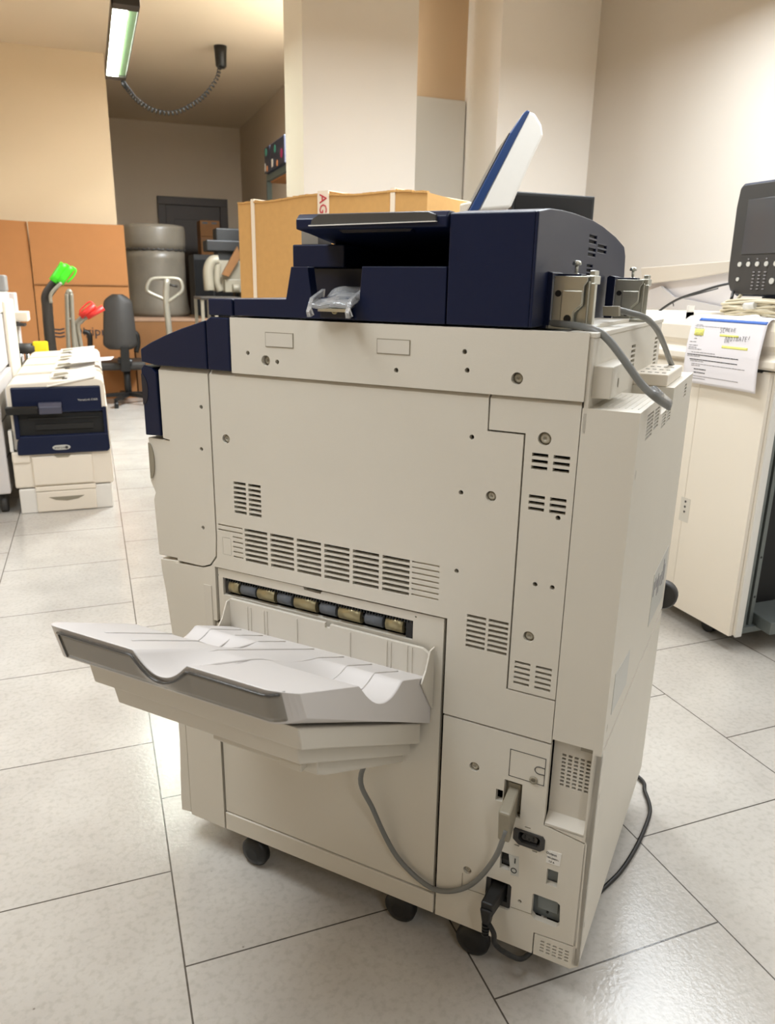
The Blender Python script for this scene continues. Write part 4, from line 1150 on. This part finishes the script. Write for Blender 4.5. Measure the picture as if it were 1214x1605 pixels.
ps = g.obj('paper_sheet', PAPER); ps.location = (-.12, 4.32, .655); tag(ps, 'loose white sheet on the tray of the second desktop printer', 'paper')

# ================================================================== LEFT COPIER AND CLUTTER
lc = thing('floor_copier', 'tall pale grey copier cut off by the left picture edge', 'copier', (-.748, 4.6, 0))
g = G(); g.box(-.33, .325, -.75, .42, .10, .62); g.obj('drawer_cabinet', TRAYM, lc, .008)
g = G(); g.box(-.33, .315, -.75, .42, .63, .90); g.obj('upper_body', TRAYM, lc, .01)
g = G(); g.box(.315, .335, -.05, .45, .48, .96); g.obj('side_flap', WHITEB, lc, .012)
g = G(); g.box(-.33, .32, -.7, .40, .90, 1.0); g.obj('copier_lid', WHITE, lc, .01)
g = G(); g.box(.24, .32, .25, .42, 1.0, 1.09); g.obj('side_hinge', mat('grey_hinge_cover', (150, 148, 146), .5), lc, .01)
g = G()
for z in (.27, .44): g.box(.3245, .327, -.74, .41, z, z + .006)
objs(g, 'drawer_gap', DGREY, lc)
g = G()
for z in (.33, .22): g.prism([(.20, z), (.30, z + .02), (.30, z + .05), (.20, z + .03)], lambda a, b, d: (d, a, b), .3255, .3275)
objs(g, 'drawer_label', WHITE, lc)
g = G()
for y in (-.68, .33):
    g = G(); g.cyl((.27, y, .045), (.30, y, .045), .045, 18); g.box(.275, .295, y - .02, y + .02, .05, .10)
    g.obj('caster', DGREY, lc)

ob = thing('opened_printer', 'stripped open printer with coloured toner parts and yellow lever left of the desktop row', 'printer', (-.66, 5.84, 0))
g = G(); g.box(-.25, .22, -.22, .17, .0, .52); g.obj('printer_chassis', DGREY, ob, .006)
g = G(); g.box(.02, .2, -.05, .1, .52, .98); g.box(-.25, .1, .1, .17, .52, 1.03); g.obj('chassis_tower', TRAYM, ob, .006)
g = G(); g.box(.0, .27, -.16, .05, .80, .86); g.obj('top_flap', WHITEB, ob, .004)
g = G(); g.prism([(.02, .78), (.25, .77), (.25, .785), (.04, .81)], lambda a, b, d: (a, d, b), -.2, -.05); g.obj('flap_plate', DGREY, ob)
g = G(); g.cyl((.06, -.16, .955), (.06, .0, .955), .055, 18); g.obj('magenta_bottle', MAGENTA, ob)
g = G(); g.box(.06, .17, -.22, -.08, .66, .69); g.obj('yellow_cap', YELLOW, ob, .004)
g = G(); g.box(.07, .19, -.235, -.09, .60, .66); g.obj('cyan_cap', CYAN, ob, .004)
g = G()
for k in range(5):
    a = .05 + k * .045; g.cyl((a, -.25, .3 + .02 * k), (a + .02, -.22, .62), .012, 10)
objs(g, 'steel_rod', STEEL, ob)
g = G(); g.cyl((.24, -.22, .42), (.28, -.16, .52), .035, 12); g.hexa([(.2, -.24, .35), (.27, -.24, .35), (.27, -.2, .35), (.2, -.2, .35), (.24, -.24, .56), (.3, -.24, .5), (.3, -.2, .5), (.24, -.2, .56)]); g.obj('orange_part', ORANGE, ob, .004)
g = G()
for k in range(14): g.lathe([(.0, -.02), (.025, -.01), (.03, .0), (.02, .02)], (random.uniform(0, .16), random.uniform(-.27, -.25), random.uniform(.30, .52)), (random.random(), -1, random.random()), 8)
g.obj('gear_cluster', BLACK, ob)
lv = atY(68, 544, 5.68) - ob.location
g = G(); g.box(lv.x - .055, lv.x + .035, -.30, -.24, lv.z - .05, lv.z + .045); g.box(lv.x - .045, lv.x + .015, -.30, -.24, lv.z - .075, lv.z - .04); g.obj('lever_grip', YELLOW, ob, .008)
g = G(); g.cyl((lv.x - .16, -.27, lv.z), (lv.x - .045, -.27, lv.z), .035, 14); g.cyl((lv.x - .14, -.27, lv.z), (lv.x - .17, -.2, lv.z - .05), .02, 10); g.obj('lever_arm', DGREY, ob)

# ================================================================== CARDBOARD SHEETS, TRUCKS, CHAIR
def lean_sheet(name, label, px0, px1, pytop, Yb, Yt, m, th=.02):
    a, b = atY(px0, pytop[0], Yt), atY(px1, pytop[1], Yt)
    t = thing(name, label, 'cardboard', (a.x, Yb, 0))
    w = b.x - a.x; za, zb = a.z, b.z; dy = Yt - Yb
    g = G(); g.hexa([(0, 0, 0), (w, 0, 0), (w, th, 0), (0, th, 0), (0, dy, za), (w, dy, zb), (w, dy + th, zb), (0, dy + th, za)])
    g.obj('sheet', m, t); return t, w
c1, w1 = lean_sheet('cardboard_sheet', 'wide brown cardboard sheet with black logo leaning on the wall', 43, 193.5, (347, 353), 7.62, 7.83, CARD2)
c2, w2 = lean_sheet('cardboard_sheet', 'brown cardboard sheet leaning at the far left edge of the wall', -60, 41.5, (340, 347), 7.60, 7.86, CARD2)
g = G(); z = 1.02; g.box(.0, w1, .2 * z / 1.5 - .014, .2 * z / 1.5 - .006, z, z + .006)
# a faint fold line and the printed logo
for o in list(c1.children): pass
sl = Vector((0, .21, 1.55)).normalized()
bpy_fold = g.obj('fold_line', CARDD, c1)
lg = atY(128, 520, 7.70); lx = lg.x - c1.location.x
def sp(x, z): return Vector((x, z * .21 / 1.555 - .003, z))
text('printed_logo', 'Digipri', INK, c1, frame3(sp(lx + .08, lg.z), (1, 0, 0), sl), .115, .0008)
g = G()
for k in range(3):
    z = lg.z - .045 + k * .032; x = lx - .235
    g.hexa([sp(x, z), sp(x + .05, z - .008), sp(x + .05, z - .008) + Vector((0, .002, 0)), sp(x, z) + Vector((0, .002, 0)), sp(x, z + .012), sp(x + .05, z + .006), sp(x + .05, z + .006) + Vector((0, .002, 0)), sp(x, z + .012) + Vector((0, .002, 0))])
    g.hexa([sp(x + .051, z - .008), sp(x + .09, z + .004), sp(x + .09, z + .004) + Vector((0, .002, 0)), sp(x + .051, z - .008) + Vector((0, .002, 0)), sp(x + .051, z + .006), sp(x + .09, z + .016), sp(x + .09, z + .016) + Vector((0, .002, 0)), sp(x + .051, z + .006) + Vector((0, .002, 0))])
g.obj('logo_mark', INK, c1)

# charcoal pallet truck with green grips
def P6(px, py, Y, o): return atY(px, py, Y) - o.location
k0 = atY(88, 560, 6.15); pj = thing('pallet_truck', 'charcoal pallet truck lever with two bright green grips', 'pallet truck', (k0.x, 6.15, 0))
g = G(); g.tube([P6(92, 600, 6.15, pj) * 1 - Vector((0, 0, .25)), P6(80, 545, 6.15, pj), P6(74, 480, 6.15, pj), P6(73, 466, 6.15, pj), P6(78, 455, 6.15, pj), P6(92, 438, 6.15, pj)], .042, 10, 4, .7)
lev = g.obj('lever_bar', JACKD, pj)
g = G(); g.tube([P6(80, 475, 6.1, pj), P6(79, 464, 6.1, pj), P6(84, 455, 6.1, pj), P6(96, 443, 6.1, pj)], .012, 8, 4); g.obj('lever_rod', JACKG, lev)
for q0, q1 in (((83, 441), (101, 414)), ((93, 443), (111, 418))):
    a, b = P6(*q0, 6.12, pj), P6(*q1, 6.12, pj); d = (b - a)
    g = G(); g.tube([a, a + d * .3, a + d * .8, b], [.026, .028, .034, .034, .034, .036, .036, .036, .036, .036, .036, .034, .03][:13] if False else .03, 8, 1)
    g.tube([a + d * .2 + Vector((.035, 0, -.02)), a + d * .6 + Vector((.045, 0, -.02)), b + Vector((.03, 0, -.02)), b], .008, 6, 3)
    g.obj('grip', GREEN, pj)
g = G(); g.box(-.10, .08, -.07, .07, .05, .30); g.box(-.9, -.08, -.07, -.02, .06, .12); g.box(-.9, -.08, .02, .07, .06, .12); g.cyl((.0, -.05, .06), (.0, .05, .06), .06, 18); g.obj('truck_base', JACKD, pj, .006)

k0 = atY(118, 560, 6.6); pk = thing('pallet_truck', 'grey pallet truck with folding red grips in front of the cardboard', 'pallet truck', (k0.x, 6.6, 0))
g = G(); b0 = P6(125, 570, 6.6, pk)
for dx in (0, .03):
    g.tube([(b0.x + dx, b0.y, .2), P6(122, 552, 6.6, pk) + Vector((dx, 0, 0)), P6(116, 512, 6.6, pk) + Vector((dx, 0, 0)), P6(121, 504, 6.6, pk) + Vector((dx, 0, 0)), P6(131, 495, 6.6, pk) + Vector((dx, 0, 0))], .016, 8, 5)
g.obj('lever_bar', JACKG, pk)
for q0, q1 in (((126, 496), (148, 478)), ((136, 497), (162, 482))):
    a, b = P6(*q0, 6.58, pk), P6(*q1, 6.58, pk); d = b - a
    g = G(); g.tube([a, a + d * .5, b], .026, 8, 1, .8); g.obj('grip', RED, pk)
g = G(); a, b, c = P6(126, 486, 6.58, pk), P6(140, 473, 6.58, pk), P6(148, 478, 6.58, pk); g.tube([a + Vector((0, 0, -.03)), a, b, c], .006, 6, 4); g.obj('release_loop', RED, pk)
g = G(); g.box(-.10, .08, -.08, .08, .05, .25); g.box(-.9, -.08, -.08, -.02, .06, .12); g.box(-.9, -.08, .02, .08, .06, .12); g.cyl((.0, -.06, .06), (.0, .06, .06), .06, 18); g.obj('truck_base', JACKG, pk, .006)

k0 = atY(109, 560, 6.35); ht = thing('hand_trolley', 'grey hand trolley with upright rounded handle beside the green grips', 'trolley', (k0.x, 6.35, 0))
g = G(); b0 = P6(113, 570, 6.35, ht)
g.tube([(b0.x - .02, 0, .1), P6(108, 552, 6.35, ht), P6(105, 470, 6.35, ht), P6(105.5, 461, 6.35, ht), P6(108, 456, 6.35, ht), P6(111, 460, 6.35, ht), P6(112, 470, 6.35, ht), P6(117, 552, 6.35, ht), (b0.x + .05, 0, .1)], .016, 8, 5)
g.tube([P6(106, 500, 6.35, ht), P6(113, 500, 6.35, ht)], .012, 8, 1); g.obj('upright_handle', JACKG, ht)
g = G(); g.box(-.3, .12, -.08, .08, .08, .12)
for x in (-.25, .07): g.cyl((x, .0, .05), (x + .03, .0, .05), .05, 16)
g.obj('platform', JACKD, ht, .006)

k0 = atY(262, 497, 7.15); ph = thing('pallet_truck', 'grey pallet truck with open steel loop handle before the wrap roll', 'pallet truck', (k0.x, 7.15, 0))
def P7(px, py): return atY(px, py, 7.15) - ph.location
g = G(); g.tube([P7(262, 471), P7(250, 476 - 10), P7(233, 458), P7(230, 452), P7(233, 443), P7(240, 437), P7(262, 436), P7(280, 438), P7(285, 447), P7(285, 455), P7(279, 462), P7(262, 474)], .016, 8, 4, 1)
lo = g.obj('loop_handle', JACKG, ph)
g = G(); g.tube([(P7(262, 437)), P7(260, 470), P7(265, 520), (P7(268, 560).x, 0, .15)], .030, 10, 4, .8); g.obj('lever_bar', JACKG, ph)
g = G(); g.tube([P7(264, 446), P7(278, 449)], .010, 8, 1); g.obj('release_lever', JACKD, lo)
g = G(); g.box(-.04, .16, -.08, .08, .05, .25); g.box(.1, .5, -.08, -.02, .06, .12); g.box(.1, .5, .02, .08, .06, .12); g.cyl((.05, -.06, .06), (.05, .06, .06), .06, 18); g.obj('truck_base', JACKG, ph, .006)

# office chair
k0 = atZ(203, 634, 0); ch = thing('office_chair', 'black office chair seen from behind, backrest turned to us', 'chair', (k0.x, k0.y, 0))
CY = k0.y
def PC(px, py, dy=0): return atY(px, py, CY + dy) - ch.location
a, b = PC(160, 545), PC(210, 548)
zt, zb = PC(185, 461).z, PC(185, 547).z; xc = PC(186, 500).x; hw = (PC(211, 520).x - PC(156, 520).x) / 2
g = G()
def bk_(s, t):
    z = zb + (zt - zb) * t; w = hw * (1 - .22 * t) * (math.sin(math.pi * min(.5, .12 + (1 - t) * 2.4)) if t > .8 else 1) * (math.sin(math.pi * min(.5, .22 + t * 2.5)) if t < .12 else 1)
    x = xc + (s * 2 - 1) * w + .012 * (t - .5)
    return Vector((x, -.10 + .05 * (s * 2 - 1) ** 2 + .05 * t * t, z))
g.grid(bk_, 14, 24, lambda s, t: bk_(s, t) + Vector((0, .05, 0))); g.obj('backrest', FABRIC, ch, .008)
g = G(); q = PC(193, 560); g.hexa([(q.x - .03, -.06, q.z - .12), (q.x + .05, -.06, q.z - .12), (q.x + .05, .06, q.z - .12), (q.x - .03, .06, q.z - .12), (q.x - .02, -.12, zb + .03), (q.x + .05, -.12, zb + .03), (q.x + .05, -.07, zb + .03), (q.x - .02, -.07, zb + .03)]); g.cyl((q.x - .05, -.05, q.z - .02), (q.x + .07, -.05, q.z - .04), .03, 12); g.obj('back_bracket', BLACK, ch, .005)
sz = PC(190, 575).z
g = G(); g.box(xc - .22, xc + .2, -.02, .42, sz - .03, sz + .04); g.obj('seat', FABRIC, ch, .025, 3)
g = G(); g.cyl((0, .05, .08), (0, .05, sz), .03, 14); g.obj('gas_column', BLACK, ch)
g = G()
for i in range(5):
    t = 2 * math.pi * i / 5 + .5; g.hexa([(.02 * math.sin(t), .05 - .02 * math.cos(t), .07), (-.02 * math.sin(t), .05 + .02 * math.cos(t), .07), (.28 * math.cos(t) - .015 * math.sin(t), .05 + .28 * math.sin(t) + .015 * math.cos(t), .06), (.28 * math.cos(t) + .015 * math.sin(t), .05 + .28 * math.sin(t) - .015 * math.cos(t), .06),
        (.02 * math.sin(t), .05 - .02 * math.cos(t), .11), (-.02 * math.sin(t), .05 + .02 * math.cos(t), .11), (.28 * math.cos(t) - .015 * math.sin(t), .05 + .28 * math.sin(t) + .015 * math.cos(t), .085), (.28 * math.cos(t) + .015 * math.sin(t), .05 + .28 * math.sin(t) - .015 * math.cos(t), .085)])
g.obj('star_base', BLACK, ch, .004)
for i in range(5):
    t = 2 * math.pi * i / 5 + .5
    g = G(); c = (.27 * math.cos(t), .05 + .27 * math.sin(t), .03); g.cyl((c[0] - .018, c[1], c[2]), (c[0] + .018, c[1], c[2]), .03, 14); g.obj('caster', BLACK, ch)
for pts in ([(213, 552), (216, 540), (215, 526), (210, 520)], [(141, 556), (141, 530), (138, 522), (130, 519)]):
    g = G(); g.tube([PC(*p, .1) for p in pts], .022, 8, 5); g.obj('armrest', BLACK, ch)

# ================================================================== ALCOVE: WRAP ROLL, CARTONS, SHELF
rx = atY(242, 420, 8.35)
ct = thing('carton', 'wide low brown carton carrying the big wrap roll', 'carton', (.72, 8.35, 0))
g = G(); g.box(-.35, .36, -.62, .35, 0, .72); g.obj('carton_body', CARDD, ct, .004)
g = G(); g.box(-.35, .36, -.625, .355, .70, .725); g.obj('carton_flap', mat('worn_carton_top', (150, 120, 96), .8, noise=.2, nscale=15), ct, .003)
rr = thing('bubble_wrap_roll', 'big greyish roll of bubble wrap standing upright on the carton', 'roll', (.655, 8.36, .725))
g = G(); prof = [(.30, 0), (.315, .04), (.30, .12), (.29, .3), (.288, .55), (.292, .64)]
g.lathe(prof, (0, 0, 0), (0, 0, 1), 48); g.obj('roll_body', BUBBLE, rr)
g = G(); g.lathe([(.298, .64), (.302, .70), (.303, .83), (.295, .865), (.24, .875), (.05, .872)], (0, 0, 0), (0, 0, 1), 48); g.obj('roll_top_layer', BUBBLE, rr)
g = G()
def ringf(a, b):
    t = 2 * math.pi * a; return Vector((math.cos(t), math.sin(t), 0)) * (.298 + .003 * math.sin(40 * t)) + Vector((0, 0, .628 + .02 * b + .003 * math.sin(23 * t)))
g.grid(ringf, 160, 1, lambda a, b: ringf(a, b) * Vector((1, 1, 1)).length / math.sqrt(3) * 1.0 - Vector((math.cos(2 * math.pi * a), math.sin(2 * math.pi * a), 0)) * .012)
g.obj('stitched_edge', DGREY, rr)
# dark cabinet with two cartons on it
p0, p1 = atY(313, 345, 9.6), atY(346, 400, 9.6)
dc = thing('dark_cabinet', 'dark cabinet in the alcove carrying two stacked cartons', 'cabinet', ((p0.x + p1.x) / 2, 9.75, 0))
g = G(); g.box(-.22, .22, -.25, .25, 0, p1.z - .001); g.obj('cabinet_body', DGREY, dc, .005)
g = G(); g.box(-.21, -.01, -.262, -.25, .05, p1.z - .06); g.box(.01, .21, -.262, -.25, .05, p1.z - .06); g.obj('cabinet_door', DARK, dc, .003)
w = (p1.x - p0.x); zm = atY(330, 371, 9.6).z
b1 = thing('small_carton', 'lower carton of the two stacked on the dark cabinet', 'carton', ((p0.x + p1.x) / 2, 9.6, p1.z))
g = G(); g.box(-w / 2, w / 2, 0, .3, 0, zm - p1.z - .002); g.obj('carton_body', CARDD, b1, .004)
g = G(); g.box(-w / 2 - .001, w / 2 + .001, -.001, .301, zm - p1.z - .03, zm - p1.z - .026); g.obj('lid_seam', DGREY, b1)
b2 = thing('small_carton', 'upper carton with two hand holes on the stack by the door', 'carton', ((p0.x + p1.x) / 2, 9.6, zm))
g = G(); g.box(-w / 2, w / 2, 0, .3, 0, p0.z - zm); cb = g.obj('carton_body', CARDD, b2, .004)
g = G()
for s in (-.25, .22): g.box(s * w - .03, s * w + .03, -.002, .01, (p0.z - zm) * .78, (p0.z - zm) * .9)
objs(g, 'hand_hole', BLACK, cb)
# wrapped bundle standing on shelf side, grey machine parts, flap, stand
q = atY(366, 330, 8.6)
sk = thing('steel_rack', 'low dark rack holding machine parts near the alcove right wall', 'rack', (1.85, 9.1, 0))
g = G()
for x in (-.15, .15):
    for y in (-.6, .6): g.box(x - .02, x + .02, y - .02, y + .02, 0, 1.0)
g.box(-.17, .17, -.63, .63, .45, .48); g.box(-.17, .17, -.63, .63, 1.0, 1.03); g.obj('rack_frame', DGREY, sk)
wb = thing('wrapped_bundle', 'brown bundle in clear plastic on top of the low dark rack', 'bundle', (1.85, 9.3, 1.03))
g = G()
def bun(s, t): return Vector((-.15 + .30 * s + .02 * math.sin(9 * t), -.3 + .6 * t, .60 + .05 * math.sin(8 * s) * math.cos(7 * t)))
g.grid(bun, 8, 10, lambda s, t: Vector((-.15 + .30 * s, -.3 + .6 * t, 0))); g.obj('bundle_body', mat('brown_wrapped', (120, 92, 66), .4, noise=.35, nscale=8, bump=.6, bscale=20), wb)
mp_ = thing('machine_parts', 'grey and dark printer parts piled beside the tall box', 'machine parts', (1.42, 7.6, 0))
def PM(px, py, Y=7.6): return atY(px, py, Y) - mp_.location
g = G(); q = PM(335, 425)
g.tube([PM(328, 455), PM(326, 425), PM(332, 410), PM(342, 408)], .05, 10, 5); g.tube([PM(345, 456), PM(340, 440), PM(341, 412)], .035, 10, 5); g.box(q.x + .02, q.x + .30, .0, .25, PM(0, 0).z * 0 + q.z - .18, q.z + .10); g.obj('grey_casing', TAUPE, mp_, .006)
g = G(); q = PM(350, 385); g.box(q.x - .15, q.x + .35, .05, .3, q.z - .05, q.z + .05); g.box(q.x - .05, q.x + .3, .1, .3, q.z - .2, q.z + .16); g.obj('dark_casing', BLACK, mp_, .01)
g = G(); q = PM(366, 448); g.box(q.x - .09, q.x + .12, -.05, .1, q.z - .06, q.z + .06); g.cyl((q.x - .02, -.06, q.z - .02), (q.x + .04, -.06, q.z - .02), .04, 12); g.obj('white_module', TAUPE, mp_, .006)
g = G(); g.box(-.16, .35, .0, .4, 0, PM(340, 468).z); g.obj('support_block', DARK, mp_)
fl = thing('loose_flap', 'loose strip of cardboard slanting over the grey machine parts', 'cardboard', (1.45, 7.5, 0))
a, b = atY(348, 430, 7.5) - fl.location, atY(372, 386, 7.5) - fl.location
g = G(); g.hexa([a, a + Vector((.06, 0, -.02)), a + Vector((.06, .05, -.02)), a + Vector((0, .05, 0)), b, b + Vector((.03, 0, -.09)), b + Vector((.03, .05, -.09)), b + Vector((0, .05, 0))]); g.obj('flap', CARDD, fl)
sf = thing('steel_stand', 'small grey steel stand with thin legs beside the navy lid', 'stand', (1.06, 6.45, 0))
def PS(px, py, Y=6.45): return atY(px, py, Y) - sf.location
g = G(); zt = PS(315, 465).z; xa, xb = PS(309, 470).x, PS(345, 470).x
g.box(xa, xb + .15, -.2, .25, zt - .02, zt); g.obj('stand_top', JACKD, sf, .004)
for x in (xa + .015, xa + .12, xb + .13):
    for y in (-.18, .23):
        g = G(); g.box(x - .012, x + .012, y - .012, y + .012, 0, zt - .02); g.obj('leg', JACKG, sf)
# wall rack with toner boxes
RX = 1.55
e = atX(417, 275, RX)
wr = thing('metal_shelving', 'slate grey metal shelving at the alcove right wall beside the pillar', 'shelving', (RX, e.y, 0))
g = G(); g.box(0, .45, -2.0, 0, e.z - .05, e.z); g.box(.0, .45, -2.0, 0, .5, .54); g.box(0, .45, -2.0, 0, 1.2, 1.24); g.obj('shelf', SHELFM, wr, .003)
for x in (0.0, .41):
    for y in (-2.0, -.04):
        g = G(); g.box(x, x + .04, y, y + .04, 0, e.z - .05); g.obj('upright', SHELFM, wr)
g = G(); g.box(.03, .42, -1.98, -.02, e.z - .062, e.z - .05); g.obj('shelf_board', CARD2, wr)
TB = mat('dark_blue_print_box', (40, 44, 62), .4, noise=.1)
for k, (px0, px1, pyt, pyb, lbl) in enumerate(((416, 425, 228, 262, 'dark blue toner box at the left end of the metal shelf'), (425, 452, 220, 254, 'larger dark toner box with bright dots on the metal shelf'))):
    a = atX(px0, pyb, RX - .02); yL = a.y; yR = atX(px1 if k == 0 else 448, pyb, RX - .02).y
    tb = thing('toner_box', lbl, 'box', (RX - .03, yL, e.z), 0, 'toner boxes on the metal shelf')
    zt = atX((px0 + px1) / 2, pyt, RX - .03).z - e.z; dy = yR - yL
    g = G(); g.box(.0, .36, dy + .01, -.005, 0, max(.2, zt)); tbb = g.obj('carton_body', TB, tb, .004)
    g = G(); g.box(-.001, 0, dy * .2, dy * .1, .02, .08); g.obj('white_label', WHITE, tbb)
    g = G(); g.lathe([(.03, 0), (.03, .001)], (0, dy * .35, zt * .8), (-1, 0, 0), 14); g.obj('teal_dot', mat('teal_print', (60, 150, 130), .5), tbb)
    if k: 
        g = G(); g.lathe([(.035, 0), (.035, .001)], (0, dy * .8, zt * .45), (-1, 0, 0), 14); g.obj('magenta_dot', MAGENTA, tbb)
    g = G(); g.lathe([(.025, 0), (.025, .001)], (0, dy * .5, zt * .15), (-1, 0, 0), 14); g.obj('orange_dot', ORANGE, tbb)
    tb.rotation_euler = (0, 0, 0)

# ================================================================== PENDANT FLUORESCENT AND ITS COILED FLEX
ZL = 2.35
f0, f1 = atZ(165, 124, ZL), atZ(197, 127, ZL)
lx0, lx1 = f0.x, f1.x; ly1 = f0.y
la = thing('fluorescent_lamp', 'long pendant fluorescent lamp with one bright tube, hanging at top left', 'lamp', ((lx0 + lx1) / 2, ly1, ZL))
hw = (lx1 - lx0) / 2; Ln = 1.56
g = G(); g.box(-hw, hw, -Ln, 0, .05, .065); g.box(-hw, -hw + .006, -Ln, 0, 0, .05); g.box(hw - .006, hw, -Ln, 0, 0, .05); g.box(-hw, hw, -.09, 0, 0, .05); g.box(-hw, hw, -Ln, -Ln + .09, 0, .05)
hs = g.obj('lamp_housing', LAMPB, la, .002)
g = G(); g.box(-hw + .006, hw - .006, -Ln + .09, -.09, .042, .05); g.box(.012, hw - .006, -Ln + .09, -.09, .012, .042); g.obj('reflector', DIFF, la)
g = G(); g.box(-hw + .008, .010, -Ln + .095, -.095, .003, .04); g.obj('light_tube', TUBE, la)
for y in (-.3, -Ln + .3):
    g = G(); g.cyl((0, y, .065), (0, y, ZC - ZL), .002, 6); g.obj('hanging_wire', STEELD, la)
ro = atZ(345, 72, ZC)
fx = thing('coiled_flex', 'black spiral flex swagging from the ceiling rose to the lamp', 'cord', (ro.x, ro.y, ZC))
# sag through the points seen, as a spiral
cp_ = []
pe = Vector(((lx0 + lx1) / 2 + .05, ly1 - .02, ZL + .03)); ps_ = Vector((ro.x, ro.y, ZC - .17))
keys = [(345, 96), (340, 122), (322, 148), (300, 165), (272, 177), (240, 173), (215, 157), (199, 138), (193, 130)]
def hp_on(px, py, t):
    Y = ps_.y + (pe.y - ps_.y) * t; return atY(px, py, Y)
Kp = [hp_on(x, y, i / (len(keys) - 1)) for i, (x, y) in enumerate(keys)]
def cr(P, n):
    Q_ = []; E = [P[0] * 2 - P[1]] + P + [P[-1] * 2 - P[-2]]
    for i in range(1, len(E) - 2):
        for k in range(n):
            t = k / n; a, b, c, d = E[i - 1:i + 3]; Q_.append(.5 * ((2 * b) + (c - a) * t + (2 * a - 5 * b + 4 * c - d) * t * t + (3 * b - a - 3 * c + d) * t ** 3))
    Q_.append(P[-1]); return Q_
path = cr(Kp, 54); pts = []
turns = 40
for i, p in enumerate(path):
    d = (path[min(i + 1, len(path) - 1)] - path[max(i - 1, 0)]).normalized(); s = Vector((0, 1, 0)); s = (s - d * s.dot(d)).normalized(); w_ = d.cross(s)
    t = 2 * math.pi * turns * i / len(path); pts.append(p + (s * math.cos(t) + w_ * math.sin(t)) * .014 - fx.location)
g = G(); g.tube(pts, .0042, 6, 1); g.obj('spiral_cable', BLACK, fx)
g = G(); g.lathe([(.03, -.17), (.045, -.155), (.05, -.06), (.055, -.002)], (0, 0, 0), (0, 0, 1), 20); g.obj('ceiling_rose', BLACK, fx)
